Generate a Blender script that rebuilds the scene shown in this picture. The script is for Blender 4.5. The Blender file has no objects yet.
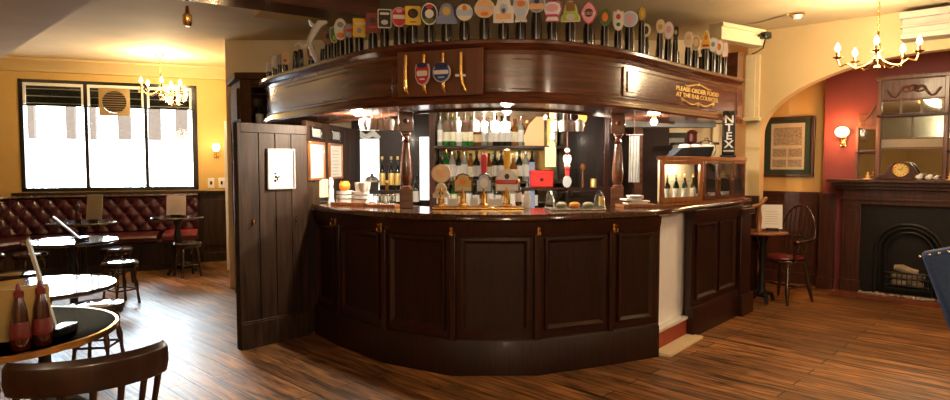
import bpy, bmesh, math, random
from mathutils import Vector, Matrix
random.seed(7)
sc = bpy.context.scene
COL = sc.collection
PI = math.pi
R = math.radians

# ------------------------------------------------------------------ camera
EYE = 1.43; FPX = 633.0; PITCH = math.atan(35 / FPX)
cd = bpy.data.cameras.new('camera'); cam = bpy.data.objects.new('camera', cd); COL.objects.link(cam)
cam.location = (0, 0, EYE); cam.rotation_euler = (PI / 2 - PITCH, 0, 0)
cd.sensor_width = 36; cd.lens = 36 * FPX / 950; cd.clip_start = .05; cd.clip_end = 200
sc.camera = cam
def ray(px, py):
    c, s = math.cos(PITCH), math.sin(PITCH); u = (px - 475) / FPX; v = (200 - py) / FPX
    return (u, c + v * s, v * c - s)
def at_depth(px, py, Y):
    r = ray(px, py); t = Y / r[1]; return Vector((r[0] * t, Y, EYE + r[2] * t))
def at_height(px, py, z):
    r = ray(px, py); t = (z - EYE) / r[2]; return Vector((r[0] * t, r[1] * t, z))

# ------------------------------------------------------------------ materials
def _nt(name):
    m = bpy.data.materials.new(name); m.use_nodes = True
    nt = m.node_tree; return m, nt, nt.nodes['Principled BSDF']
def setin(b, k, v):
    if k in b.inputs: b.inputs[k].default_value = v
def rgba(c): return (c[0], c[1], c[2], 1)
def plain(name, col, rough=.5, metal=0, var=.12, scale=12, bump=0, em=None, es=0, trans=0, coat=0, ior=1.45, alpha=1, stretch=(1, 1, 1), spec=None):
    m, nt, b = _nt(name)
    tc = nt.nodes.new('ShaderNodeTexCoord'); mp = nt.nodes.new('ShaderNodeMapping'); mp.inputs['Scale'].default_value = stretch
    nz = nt.nodes.new('ShaderNodeTexNoise'); nz.inputs['Scale'].default_value = scale; nz.inputs['Detail'].default_value = 4
    nt.links.new(tc.outputs['Object'], mp.inputs['Vector']); nt.links.new(mp.outputs[0], nz.inputs['Vector'])
    cr = nt.nodes.new('ShaderNodeValToRGB')
    cr.color_ramp.elements[0].position = .3; cr.color_ramp.elements[1].position = .7
    cr.color_ramp.elements[0].color = rgba([x * (1 - var) for x in col]); cr.color_ramp.elements[1].color = rgba([min(1, x * (1 + var)) for x in col])
    nt.links.new(nz.outputs['Fac'], cr.inputs['Fac']); nt.links.new(cr.outputs['Color'], b.inputs['Base Color'])
    setin(b, 'Roughness', rough); setin(b, 'Metallic', metal); setin(b, 'Transmission Weight', trans); setin(b, 'Coat Weight', coat); setin(b, 'Coat Roughness', .08)
    setin(b, 'IOR', ior); setin(b, 'Alpha', alpha)
    if spec is not None: setin(b, 'Specular IOR Level', spec)
    if em: setin(b, 'Emission Color', rgba(em)); setin(b, 'Emission Strength', es)
    if bump:
        bp = nt.nodes.new('ShaderNodeBump'); bp.inputs['Strength'].default_value = bump; bp.inputs['Distance'].default_value = .01
        nt.links.new(nz.outputs['Fac'], bp.inputs['Height']); nt.links.new(bp.outputs[0], b.inputs['Normal'])
    return m
def wood(name, c1, c2, rough=.35, coat=.3, grain=(14, 14, 1.0), bump=.15, scale=3.0, spec=.5):
    m, nt, b = _nt(name)
    tc = nt.nodes.new('ShaderNodeTexCoord'); mp = nt.nodes.new('ShaderNodeMapping'); mp.inputs['Scale'].default_value = grain
    nz = nt.nodes.new('ShaderNodeTexNoise'); nz.inputs['Scale'].default_value = scale; nz.inputs['Detail'].default_value = 8; nz.inputs['Distortion'].default_value = .6
    nt.links.new(tc.outputs['Object'], mp.inputs['Vector']); nt.links.new(mp.outputs[0], nz.inputs['Vector'])
    cr = nt.nodes.new('ShaderNodeValToRGB')
    cr.color_ramp.elements[0].position = .32; cr.color_ramp.elements[1].position = .68
    cr.color_ramp.elements[0].color = rgba(c1); cr.color_ramp.elements[1].color = rgba(c2)
    nt.links.new(nz.outputs['Fac'], cr.inputs['Fac']); nt.links.new(cr.outputs['Color'], b.inputs['Base Color'])
    bp = nt.nodes.new('ShaderNodeBump'); bp.inputs['Strength'].default_value = bump; bp.inputs['Distance'].default_value = .004
    nt.links.new(nz.outputs['Fac'], bp.inputs['Height']); nt.links.new(bp.outputs[0], b.inputs['Normal'])
    setin(b, 'Roughness', rough); setin(b, 'Coat Weight', coat); setin(b, 'Coat Roughness', .12); setin(b, 'Specular IOR Level', spec)
    return m
def floor_mat():
    m, nt, b = _nt('floor_boards')
    tc = nt.nodes.new('ShaderNodeTexCoord'); mp = nt.nodes.new('ShaderNodeMapping'); mp.inputs['Rotation'].default_value = (0, 0, R(-136))
    nt.links.new(tc.outputs['Object'], mp.inputs['Vector'])
    br = nt.nodes.new('ShaderNodeTexBrick'); br.offset = .37; br.inputs['Scale'].default_value = 1
    br.inputs['Brick Width'].default_value = 2.1; br.inputs['Row Height'].default_value = .15
    br.inputs['Mortar Size'].default_value = .005; br.inputs['Mortar Smooth'].default_value = .3; br.inputs['Bias'].default_value = 0
    br.inputs['Color1'].default_value = (.46, .235, .095, 1); br.inputs['Color2'].default_value = (.25, .12, .046, 1); br.inputs['Mortar'].default_value = (.012, .007, .004, 1)
    nt.links.new(mp.outputs[0], br.inputs['Vector'])
    m2 = nt.nodes.new('ShaderNodeMapping'); m2.inputs['Scale'].default_value = (1.3, 14, 1); nt.links.new(mp.outputs[0], m2.inputs['Vector'])
    nz = nt.nodes.new('ShaderNodeTexNoise'); nz.inputs['Scale'].default_value = 1.6; nz.inputs['Detail'].default_value = 9; nz.inputs['Roughness'].default_value = .65; nz.inputs['Distortion'].default_value = .8
    nt.links.new(m2.outputs[0], nz.inputs['Vector'])
    cr = nt.nodes.new('ShaderNodeValToRGB'); e = cr.color_ramp.elements
    e[0].position = .38; e[0].color = (.12, .10, .08, 1); e[1].position = .62; e[1].color = (1.3, 1.2, 1.05, 1)
    nt.links.new(nz.outputs['Fac'], cr.inputs['Fac'])
    mx = nt.nodes.new('ShaderNodeMix'); mx.data_type = 'RGBA'; mx.blend_type = 'MULTIPLY'; mx.inputs['Factor'].default_value = 1
    nt.links.new(br.outputs['Color'], mx.inputs['A']); nt.links.new(cr.outputs['Color'], mx.inputs['B'])
    # worn patches
    n3 = nt.nodes.new('ShaderNodeTexNoise'); n3.inputs['Scale'].default_value = 1.1; n3.inputs['Detail'].default_value = 3; nt.links.new(tc.outputs['Object'], n3.inputs['Vector'])
    c3 = nt.nodes.new('ShaderNodeValToRGB'); c3.color_ramp.elements[0].position = .38; c3.color_ramp.elements[0].color = (.6, .58, .55, 1); c3.color_ramp.elements[1].position = .62; c3.color_ramp.elements[1].color = (1.15, 1.1, 1.05, 1)
    nt.links.new(n3.outputs['Fac'], c3.inputs['Fac'])
    mx2 = nt.nodes.new('ShaderNodeMix'); mx2.data_type = 'RGBA'; mx2.blend_type = 'MULTIPLY'; mx2.inputs['Factor'].default_value = 1
    nt.links.new(mx.outputs['Result'], mx2.inputs['A']); nt.links.new(c3.outputs['Color'], mx2.inputs['B'])
    nt.links.new(mx2.outputs['Result'], b.inputs['Base Color'])
    setin(b, 'Roughness', .42); setin(b, 'Specular IOR Level', .5)
    ad = nt.nodes.new('ShaderNodeMath'); ad.operation = 'MULTIPLY_ADD'; ad.inputs[1].default_value = .35
    nt.links.new(nz.outputs['Fac'], ad.inputs[0])
    inv = nt.nodes.new('ShaderNodeMath'); inv.operation = 'SUBTRACT'; inv.inputs[0].default_value = 1; nt.links.new(br.outputs['Fac'], inv.inputs[1])
    nt.links.new(inv.outputs[0], ad.inputs[2])
    bp = nt.nodes.new('ShaderNodeBump'); bp.inputs['Strength'].default_value = .55; bp.inputs['Distance'].default_value = .006
    nt.links.new(ad.outputs[0], bp.inputs['Height']); nt.links.new(bp.outputs[0], b.inputs['Normal'])
    return m

K = {}
K['floor'] = floor_mat()
K['ceiling'] = plain('ceiling_paint', (.72, .58, .37), .75, var=.06, scale=2.5, bump=.15)
K['lightened_rear'] = plain('lightened_ceiling_paint', (.84, .72, .50), .75, var=.05, scale=3)  # paler copy of the ceiling paint, making up for weak light behind the canopy
K['wall'] = plain('ochre_wall_paint', (.62, .41, .14), .7, var=.05, scale=4)
K['arch_wall'] = plain('cream_yellow_wall_paint', (.66, .49, .25), .65, var=.04, scale=3)
K['maroon'] = plain('maroon_wall_paint', (.19, .04, .038), .6, var=.08, scale=5)
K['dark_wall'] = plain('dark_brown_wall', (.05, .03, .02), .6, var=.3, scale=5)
K['counter'] = wood('dark_mahogany', (.011, .003, .0018), (.038, .0085, .0045), rough=.36, coat=.08, spec=.35)
K['counter_panel'] = wood('deep_brown_panel', (.008, .0026, .0018), (.028, .0072, .004), rough=.45, coat=.03, spec=.3, scale=5)
K['counter_top'] = wood('polished_counter_top', (.03, .009, .005), (.07, .024, .012), rough=.16, coat=.6, grain=(2, 14, 2))
K['canopy'] = wood('red_mahogany_canopy', (.075, .024, .012), (.15, .052, .027), rough=.26, coat=.6, grain=(1.2, 1.2, 12), scale=2)
K['canopy_trim'] = wood('mahogany_moulding', (.07, .018, .009), (.16, .047, .022), rough=.22, coat=.5, grain=(1.5, 1.5, 10))
K['board'] = wood('plain_red_board', (.13, .042, .016), (.17, .058, .022), rough=.4, coat=.15)
K['black_wood'] = wood('weathered_dark_boards', (.012, .006, .0035), (.046, .022, .011), rough=.55, coat=0, spec=.25, grain=(10, 10, .8))
K['oak'] = wood('orange_brown_wood', (.21, .075, .024), (.36, .14, .048), rough=.28, coat=.4)
K['chair_wood'] = wood('dark_chair_wood', (.02, .008, .005), (.06, .022, .012), rough=.22, coat=.6)
K['chair_red'] = wood('red_brown_chair_wood', (.009, .0028, .0018), (.03, .008, .0045), rough=.3, coat=.25)
K['mantel'] = wood('mantel_mahogany', (.03, .01, .007), (.08, .025, .015), rough=.35, coat=.3)
K['overmantel'] = wood('carved_overmantel_wood', (.10, .045, .032), (.2, .09, .06), rough=.4, coat=.3, bump=.5)
K['leather'] = plain('oxblood_leather', (.05, .006, .011), .3, var=.25, scale=9, coat=.3)
K['leather_red'] = plain('red_leather', (.16, .012, .018), .38, var=.15, scale=9, coat=.2)
K['navy'] = plain('navy_fabric', (.022, .05, .125), .75, var=.15, scale=60, bump=.2)
K['table_top'] = plain('glossy_black_table_top', (.02, .014, .01), .07, var=.2, coat=1, ior=1.6)
K['iron'] = plain('black_cast_iron', (.012, .011, .011), .45, metal=.3, var=.2, scale=20, bump=.2)
K['black'] = plain('gloss_black', (.008, .008, .008), .22, coat=.5)
K['brass'] = plain('polished_brass', (.80, .50, .16), .24, metal=1, var=.05)
K['steel'] = plain('brushed_steel', (.72, .72, .72), .25, metal=1, var=.05)
K['white'] = plain('white_paint', (.88, .88, .90), .5, var=.03)
K['aged_white'] = plain('aged_white_paint', (.42, .39, .33), .55, var=.04)
K['paper'] = plain('white_paper', (.74, .72, .68), .6, var=.03)
K['porcelain'] = plain('white_porcelain', (.85, .83, .8), .2, coat=.5, var=.02)
K['cream'] = plain('cream_gloss_paint', (.78, .66, .42), .45, var=.04)
K['tan_card'] = plain('tan_menu_card', (.36, .31, .22), .6, var=.05)
K['pink_card'] = plain('pale_pink_menu_card', (.62, .50, .50), .6, var=.04)
K['mustard'] = plain('mustard_card', (.38, .24, .06), .55, var=.06)
K['gold'] = plain('gilt_lettering', (.92, .66, .22), .35, metal=.4, var=.05)
K['gold_cloth'] = plain('gold_upholstery', (.62, .40, .06), .5, var=.1, scale=40)
K['red'] = plain('bright_red', (.62, .02, .018), .35, var=.05)
K['dark_red'] = plain('dark_red', (.12, .012, .009), .4, var=.1)
K['ketchup'] = plain('dark_red_sauce_bottle', (.035, .004, .004), .2, coat=.6, var=.15)
K['brick'] = plain('red_step_tile', (.30, .05, .025), .5, var=.15, scale=20)
K['hearth'] = plain('red_brown_hearth_tile', (.17, .045, .02), .45, var=.25, scale=12)
K['ash'] = plain('ash_grey_logs', (.38, .30, .21), .85, var=.35, scale=16, bump=.6)
K['pebble'] = plain('pale_pebble', (.42, .36, .28), .6, var=.25, scale=30)
K['bulb'] = plain('lit_bulb', (1, .9, .7), .4, em=(1, .80, .48), es=22)
K['spot'] = plain('lit_white_globe', (1, 1, 1), .4, em=(1, .93, .8), es=26)
K['shade'] = plain('lit_glass_shade', (1, .8, .5), .4, em=(1, .66, .30), es=7)
K['mirror_glow'] = plain('glowing_mirror_glass', (.9, .9, .9), .3, em=(1, .98, .93), es=1.5)  # emission stands in for the bright reflection in the bar mirrors
K['glass'] = plain('clear_glass', (.97, .98, .97), .03, trans=1, var=0, ior=1.3)
def pane_glass():
    m, nt, b = _nt('thin_clear_pane')
    out = nt.nodes['Material Output']; tr = nt.nodes.new('ShaderNodeBsdfTransparent'); tr.inputs['Color'].default_value = (.93, .95, .93, 1)
    gl = nt.nodes.new('ShaderNodeBsdfGlossy'); gl.inputs['Roughness'].default_value = .03
    mx = nt.nodes.new('ShaderNodeMixShader'); lw = nt.nodes.new('ShaderNodeLayerWeight'); lw.inputs['Blend'].default_value = .5; pw = nt.nodes.new('ShaderNodeMath'); pw.operation = 'POWER'; pw.inputs[1].default_value = 4; nt.links.new(lw.outputs['Facing'], pw.inputs[0]); fr = nt.nodes.new('ShaderNodeMath'); fr.operation = 'MULTIPLY_ADD'; fr.inputs[1].default_value = .6; fr.inputs[2].default_value = .03; nt.links.new(pw.outputs[0], fr.inputs[0])
    nt.links.new(fr.outputs[0], mx.inputs['Fac']); nt.links.new(tr.outputs[0], mx.inputs[1]); nt.links.new(gl.outputs[0], mx.inputs[2]); nt.links.new(mx.outputs[0], out.inputs['Surface'])
    nt.nodes.remove(b); return m
K['pane'] = pane_glass()
K['mirror'] = plain('mirror_glass', (.82, .84, .80), .04, metal=1, var=.02)
K['old_mirror'] = plain('aged_mirror_glass', (.52, .54, .42), .12, metal=1, var=.12, scale=6)
K['green_glass'] = plain('green_bottle_glass', (.02, .20, .035), .1, trans=.35, coat=.5, var=.2)
K['dark_glass'] = plain('dark_bottle_glass', (.012, .014, .008), .1, coat=.6, var=.2)
K['amber_glass'] = plain('amber_spirit_glass', (.42, .15, .02), .1, trans=.4, coat=.4)
K['clear_spirit'] = plain('pale_spirit_glass', (.70, .72, .62), .08, trans=.55, coat=.4)
K['orange'] = plain('orange_glaze', (.85, .26, .03), .4)
K['label'] = plain('bottle_label', (.72, .68, .52), .6, var=.15, scale=60)
K['picture_green'] = plain('green_picture_mount', (.02, .045, .028), .7)
K['print'] = plain('engraved_print', (.50, .44, .33), .7, var=.1, scale=30)
K['print_dark'] = plain('engraving_ink', (.28, .24, .18), .7, var=.35, scale=45)
K['asphalt'] = plain('pale_pavement', (.6, .6, .6), .8)
K['awning'] = plain('dark_grey_awning', (.007, .0065, .006), .9, var=.3, scale=30, stretch=(1, 1, 6), spec=0)
K['far_wall'] = plain('pale_stone_facade', (.30, .26, .23), .8, var=.2, scale=3)
K['far_dark'] = plain('dark_facade_pier', (.10, .07, .055), .8)  # dark colour of the piers over the road
K['frost_glass'] = plain('milky_glass', (.8, .8, .78), .12, trans=.55, coat=.6, var=.0)
K['grey'] = plain('mid_grey', (.30, .30, .28), .5)
K['fan_gold'] = plain('aged_gold_plastic', (.30, .20, .08), .5)
K['matt_brown'] = plain('matt_brown_paint', (.11, .055, .028), .85, var=.15, spec=.05)
K['slate'] = plain('dark_slate_dish', (.03, .037, .05), .8, spec=.2)

# ------------------------------------------------------------------ mesh builder
class MB:
    def __init__(s): s.v = []; s.f = []
    def add(s, vs, fs, M=None):
        n = len(s.v)
        s.v += [tuple(M @ Vector(p)) for p in vs] if M is not None else [tuple(p) for p in vs]
        s.f += [tuple(i + n for i in f) for f in fs]; return s
    def box(s, x0, x1, y0, y1, z0, z1, M=None):
        return s.add([(x0, y0, z0), (x1, y0, z0), (x1, y1, z0), (x0, y1, z0), (x0, y0, z1), (x1, y0, z1), (x1, y1, z1), (x0, y1, z1)],
                     [(0, 3, 2, 1), (4, 5, 6, 7), (0, 1, 5, 4), (1, 2, 6, 5), (2, 3, 7, 6), (3, 0, 4, 7)], M)
    def cbox(s, c, d, rz=0, M=None):
        m = Matrix.Translation(c) @ Matrix.Rotation(rz, 4, 'Z')
        if M is not None: m = M @ m
        return s.box(-d[0] / 2, d[0] / 2, -d[1] / 2, d[1] / 2, -d[2] / 2, d[2] / 2, m)
    def lathe(s, prof, c=(0, 0, 0), n=20, M=None):
        vs = []; fs = []
        for r, z in prof:
            for k in range(n):
                a = 2 * PI * k / n; vs.append((c[0] + max(r, 1e-4) * math.cos(a), c[1] + max(r, 1e-4) * math.sin(a), c[2] + z))
        for i in range(len(prof) - 1):
            for k in range(n):
                fs.append((i * n + k, i * n + (k + 1) % n, (i + 1) * n + (k + 1) % n, (i + 1) * n + k))
        fs.append(tuple(range(n))[::-1]); fs.append(tuple((len(prof) - 1) * n + k for k in range(n)))
        return s.add(vs, fs, M)
    def tube(s, pts, r, n=8, M=None):
        pts = [Vector(p) for p in pts]; rs = r if isinstance(r, (list, tuple)) else [r] * len(pts)
        vs = []; fs = []; ref = Vector((0, 0, 1))
        t0 = (pts[1] - pts[0]).normalized()
        if abs(t0.dot(ref)) > .9: ref = Vector((1, 0, 0))
        u = t0.cross(ref).normalized()
        for i, p in enumerate(pts):
            t = (pts[min(i + 1, len(pts) - 1)] - pts[max(i - 1, 0)]).normalized()
            u = (u - t * u.dot(t)).normalized(); w = t.cross(u)
            for k in range(n):
                a = 2 * PI * k / n; vs.append(p + (u * math.cos(a) + w * math.sin(a)) * rs[i])
        for i in range(len(pts) - 1):
            for k in range(n): fs.append((i * n + k, i * n + (k + 1) % n, (i + 1) * n + (k + 1) % n, (i + 1) * n + k))
        fs.append(tuple(range(n))[::-1]); fs.append(tuple((len(pts) - 1) * n + k for k in range(n)))
        return s.add(vs, fs, M)
    def prism(s, poly, z0, z1, M=None):
        n = len(poly); vs = [(x, y, z0) for x, y in poly] + [(x, y, z1) for x, y in poly]
        fs = [tuple(range(n))[::-1], tuple(range(n, 2 * n))] + [(k, (k + 1) % n, n + (k + 1) % n, n + k) for k in range(n)]
        return s.add(vs, fs, M)
    def prism_y(s, poly, y0, y1, M=None):
        n = len(poly); vs = [(x, y0, z) for x, z in poly] + [(x, y1, z) for x, z in poly]
        fs = [tuple(range(n)), tuple(range(n, 2 * n))[::-1]] + [(k, (k + 1) % n, n + (k + 1) % n, n + k) for k in range(n)]
        return s.add(vs, fs, M)
    def sphere(s, c, r, n=12, sz=1, M=None):
        prof = [(r * math.sin(PI * i / n), -r * sz * math.cos(PI * i / n)) for i in range(n + 1)]
        return s.lathe(prof, c, n + 4, M)
    def sweep(s, path, prof, M=None):
        # path: 2D points; prof: closed loop of (offset to the right of travel, z)
        nr = normals(path); m = len(prof); vs = []; fs = []
        for (x, y), (nx, ny) in zip(path, nr):
            for o, z in prof: vs.append((x + nx * o, y + ny * o, z))
        for i in range(len(path) - 1):
            for k in range(m): fs.append((i * m + k, i * m + (k + 1) % m, (i + 1) * m + (k + 1) % m, (i + 1) * m + k))
        fs.append(tuple(range(m))[::-1]); fs.append(tuple((len(path) - 1) * m + k for k in range(m)))
        return s.add(vs, fs, M)
def normals(path):
    out = []
    for i in range(len(path)):
        a = Vector(path[max(i - 1, 0)]); b = Vector(path[i]); c = Vector(path[min(i + 1, len(path) - 1)])
        d1 = (b - a) if i > 0 else (c - b); d2 = (c - b) if i < len(path) - 1 else (b - a)
        d1.normalize(); d2.normalize()
        n1 = Vector((d1.y, -d1.x)); n2 = Vector((d2.y, -d2.x)); n = (n1 + n2).normalized(); k = 1 / max(.5, n.dot(n1)); out.append((n.x * k, n.y * k))
    return out
def catmull(pts, per=8):
    P = [2 * Vector(pts[0]) - Vector(pts[1])] + [Vector(p) for p in pts] + [2 * Vector(pts[-1]) - Vector(pts[-2])]
    out = []
    for i in range(1, len(P) - 2):
        for k in range(per):
            t = k / per; a, b, c, d = P[i - 1:i + 3]
            out.append(tuple(.5 * ((2 * b) + (c - a) * t + (2 * a - 5 * b + 4 * c - d) * t * t + (3 * b - 3 * c + d - a) * t ** 3)))
    out.append(tuple(P[-2])); return out

ORIG = {}   # things laid out in world coordinates keep their own base point as origin
def build(name, mb, mat, parent=None, bev=0, shift=None, smooth=40):
    me = bpy.data.meshes.new(name)
    o0 = Vector(shift) if shift else (ORIG.get(parent.name) if parent is not None and parent.name in ORIG else None)
    vs = [tuple(Vector(p) - o0) for p in mb.v] if o0 is not None else mb.v
    me.from_pydata(vs, [], mb.f)
    bm = bmesh.new(); bm.from_mesh(me); bmesh.ops.remove_doubles(bm, verts=bm.verts, dist=1e-5); bmesh.ops.recalc_face_normals(bm, faces=bm.faces); bm.to_mesh(me); bm.free()
    for p in me.polygons: p.use_smooth = True
    me.set_sharp_from_angle(angle=R(smooth))
    me.materials.append(K[mat] if isinstance(mat, str) else mat)
    o = bpy.data.objects.new(name, me); COL.objects.link(o)
    if parent is not None: o.parent = parent
    if o0 is not None:
        ORIG[o.name] = o0
        if parent is None: o.location = o0
    if bev:
        md = o.modifiers.new('bevel', 'BEVEL'); md.width = bev; md.segments = 2; md.limit_method = 'ANGLE'; md.angle_limit = R(35)
    return o
def tag(o, label=None, cat=None, group=None, kind=None):
    if label: o['label'] = label
    if cat: o['category'] = cat
    if group: o['group'] = group
    if kind: o['kind'] = kind
    return o
def thing(name, label, cat, loc=(0, 0, 0), rz=0, group=None, world=False):
    o = bpy.data.objects.new(name, None); COL.objects.link(o); o.location = loc; o.rotation_euler = (0, 0, rz); o.empty_display_size = .1
    if world: ORIG[o.name] = Vector(loc)
    return tag(o, label, cat, group)
def solo(name, mb, mat, label, cat, group=None, loc=None, rz=0, bev=0, world=None):
    o = build(name, mb, mat, None, bev, shift=world)
    if loc is not None: o.location = loc
    o.rotation_euler = (0, 0, rz); return tag(o, label, cat, group)
def struct(name, mb, mat, parent=None, bev=0):
    o = build(name, mb, mat, parent, bev)
    if parent is None: o['kind'] = 'structure'
    return o
def dup(o, parent=None):
    c = o.copy(); COL.objects.link(c); c.parent = parent
    for ch in list(o.children): dup(ch, c)
    return c
PROTO = {}
def place(key, maker, loc, rz, label, cat=None, group=None, tilt=None):
    if key not in PROTO:
        o = PROTO[key] = maker()
    else:
        o = dup(PROTO[key])
    o.location = loc; o.rotation_euler = (tilt[0], tilt[1], rz) if tilt else (0, 0, rz)
    tag(o, label, cat, group)
    if group is None and 'group' in o: del o['group']
    return o
def lamp(name, loc, power, col=(1, .78, .5), r=.04):
    l = bpy.data.lights.new(name, 'POINT'); l.energy = power; l.color = col; l.shadow_soft_size = r
    o = bpy.data.objects.new(name, l); COL.objects.link(o); o.location = loc; return o
ORD = ['first', 'second', 'third', 'fourth', 'fifth', 'sixth', 'seventh', 'eighth', 'ninth', 'tenth', 'eleventh', 'twelfth', 'thirteenth', 'fourteenth', 'fifteenth', 'sixteenth', 'seventeenth', 'eighteenth']

# ------------------------------------------------------------------ the room
CZ = 2.85
struct('floor', MB().box(-9, 8.5, -4, 11, -.1, 0), 'floor')
struct('ceiling', MB().box(-9, 8.5, -4, 11, CZ, CZ + .1), 'ceiling')
def wall_mb(p0, p1, z0, z1, t=.12, mb=None):
    # wall lies to the left of travel p0 -> p1
    p0 = Vector(p0); p1 = Vector(p1); d = (p1 - p0).normalized(); n = Vector((-d.y, d.x))
    mb = mb or MB(); return mb.prism([tuple(p0), tuple(p1), tuple(p1 + n * t), tuple(p0 + n * t)], z0, z1)
WA = Vector((-6.9, 8.24)); WD = Vector((.934, .3573)).normalized(); WN = Vector((-WD.y, WD.x)); WR = math.atan2(WD.y, WD.x)
WL = 3.53; WB = WA + WD * WL
def wpt(s, o=0): p = WA + WD * s + WN * o; return (p.x, p.y)
WS0, WS1, WZ0, WZ1 = .84, 3.03, 1.07, 2.585
mb = wall_mb(wpt(-.3), wpt(WL), 0, WZ0); wall_mb(wpt(-.3), wpt(WL), WZ1, CZ, mb=mb); wall_mb(wpt(-.3), wpt(WS0), WZ0, WZ1, mb=mb); wall_mb(wpt(WS1), wpt(WL), WZ0, WZ1, mb=mb)
struct('wall_window', mb, 'wall')
struct('wall_left', wall_mb((-7.3, -3.2), (-6.85, 8.4), 0, CZ), 'wall')
struct('wall_rear', wall_mb((7.2, -3.2), (-7.4, -3.2), 0, CZ), 'wall')
struct('wall_right', wall_mb((6.3, 3.9), (7.1, -3.3), 0, CZ), 'wall')
struct('wall_bar_side', wall_mb((-3.62, 9.6), (-2.78, 7.45), 0, CZ), 'ceiling')
struct('wall_bar_rear', wall_mb((-2.85, 7.3), (3.2, 7.3), 0, CZ), 'lightened_rear')
AO = Vector((2.94, 6.9)); AR = R(-42.2); AX = Vector((math.cos(AR), math.sin(AR))); AY = Vector((-AX.y, AX.x))
def aloc(x, y): p = AO + AX * x + AY * y; return (p.x, p.y)
AM = Matrix.Translation((AO.x, AO.y, 0)) @ Matrix.Rotation(AR, 4, 'Z')
# wall with the wide arch
xc, a_, zs, b_ = 1.75, 1.6, 1.75, .72
arc = [(xc - a_ * math.cos(PI * k / 40), zs + b_ * math.sin(PI * k / 40)) for k in range(41)]
poly_pts = arc
mb = MB()
mb.box(0, .15, 0, .14, 0, CZ, AM); mb.box(3.35, 4.7, 0, .14, 0, CZ, AM)
for (xa, za), (xb, zb) in zip(arc[:-1], arc[1:]):
    mb.add([(xa, 0, za), (xb, 0, zb), (xb, 0, CZ), (xa, 0, CZ), (xa, .14, za), (xb, .14, zb), (xb, .14, CZ), (xa, .14, CZ)],
           [(0, 1, 2, 3), (4, 7, 6, 5), (0, 4, 5, 1), (3, 2, 6, 7)], AM)
mb.box(.15, .1501, 0, .14, 0, zs, AM)
struct('wall_arch', mb, 'arch_wall')
# alcove behind it: picture wall and projecting chimney breast
struct('wall_alcove', MB().box(-.6, .56, 1.2, 1.32, 0, CZ, AM), 'wall')
struct('wall_chimney', MB().box(.52, 3.6, 1.04, 1.32, 0, CZ, AM), 'maroon')
struct('wall_alcove_side', MB().box(-.62, -.5, .14, 1.2, 0, CZ, AM), 'wall')
struct('wall_alcove_right', MB().box(3.6, 3.72, .14, 1.2, 0, CZ, AM), 'maroon')
# wainscot with its rail
mb = MB(); mb.box(-.5, .518, 1.165, 1.2, 0, 1.08, AM); mb.box(-.5, .518, 1.145, 1.2, 1.07, 1.11, AM); mb.box(-.5, .518, 1.145, 1.2, 0, .13, AM)
for k in range(3):
    x = -.42 + k * .31; mb.box(x, x + .26, 1.155, 1.17, .22, .98, AM)
struct('trim_1', mb, 'mantel', bev=.004)
mb = MB(); mb.box(.5, .66, 1.0, 1.04, 0, 1.08, AM); mb.box(.49, .66, .985, 1.04, 1.07, 1.11, AM); mb.box(.49, .66, .98, 1.04, 0, .13, AM)
struct('trim_2', mb, 'mantel', bev=.004)
mb = MB(); mb.box(-.0, .16, -.03, 0, 0, 1.1, AM); struct('trim_3', mb, 'mantel', bev=.004)
# window wall wainscot right of the bench, cornices
WM = Matrix.Translation((WA.x, WA.y, 0)) @ Matrix.Rotation(WR, 4, 'Z')
mb = MB(); mb.box(2.98, WL, -.05, 0, 0, 1.02, WM); mb.box(2.95, WL, -.075, 0, 1.01, 1.05, WM); mb.box(2.98, WL, -.075, 0, 0, .14, WM); mb.box(3.08, WL - .08, -.062, -.05, .24, .92, WM)
struct('trim_4', mb, 'black_wood', bev=.004)
prof = [(0, CZ), (.17, CZ), (.17, CZ - .025), (.13, CZ - .04), (.1, CZ - .08), (.05, CZ - .11), (.03, CZ - .16), (0, CZ - .17)]
struct('trim_5', MB().sweep([wpt(0), wpt(WL)], prof), 'arch_wall')
mb = MB(); mb.box(WS0 - .1, WS1 + .1, -.1, 0, WZ0 - .05, WZ0 - .015, WM); mb.box(WS0 - .1, WS1 + .1, -.04, 0, WZ0 - .1, WZ0 - .05, WM)
struct('trim_6', mb, 'black_wood', bev=.004)
# ceiling beams
def strip(pa, pb, w, z0):
    pa = Vector(pa); pb = Vector(pb); d = (pb - pa).normalized(); n = Vector((d.y, -d.x))
    return MB().prism([tuple(pa), tuple(pb), tuple(pb + n * w), tuple(pa + n * w)], z0, CZ)
struct('trim_7', strip((-7.1, 8.93), (-1.4, 3.3), -.0 + 1.15, 2.62), 'ceiling')
struct('trim_8', strip((-4.2, 3.66), (-1.0, 5.8), .34, 2.70), 'canopy')
struct('trim_9', strip((-2.05, 5.95), (-1.35, 6.4), .75, 2.80), 'wall')
# moulded white beam on the arch wall, cream boxed beam and pilaster by the canopy
mb = MB(); mb.box(1.42, 4.6, -.2, -.002, 2.60, 2.80, AM); mb.box(1.40, 4.6, -.25, -.002, 2.74, 2.80, AM); mb.box(1.41, 4.6, -.225, -.002, 2.56, 2.61, AM); mb.box(1.405, 4.6, -.235, -.002, 2.66, 2.68, AM)
struct('trim_10', mb, 'aged_white', bev=.006)
c0 = at_depth(716, 26, 5.75); c1 = at_depth(759, 42, 6.1)
mb = MB(); d = Vector((c1.x - c0.x, c1.y - c0.y)); L = d.length; d.normalize()
BM_ = Matrix.Translation((c0.x, c0.y, 0)) @ Matrix.Rotation(math.atan2(d.y, d.x), 4, 'Z')
mb.box(0, L, -.06, .06, 2.55, 2.69, BM_); mb.box(-.0, L + .0, -.075, .075, 2.66, 2.70, BM_)
struct('trim_11', mb, 'cream', bev=.005)
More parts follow.
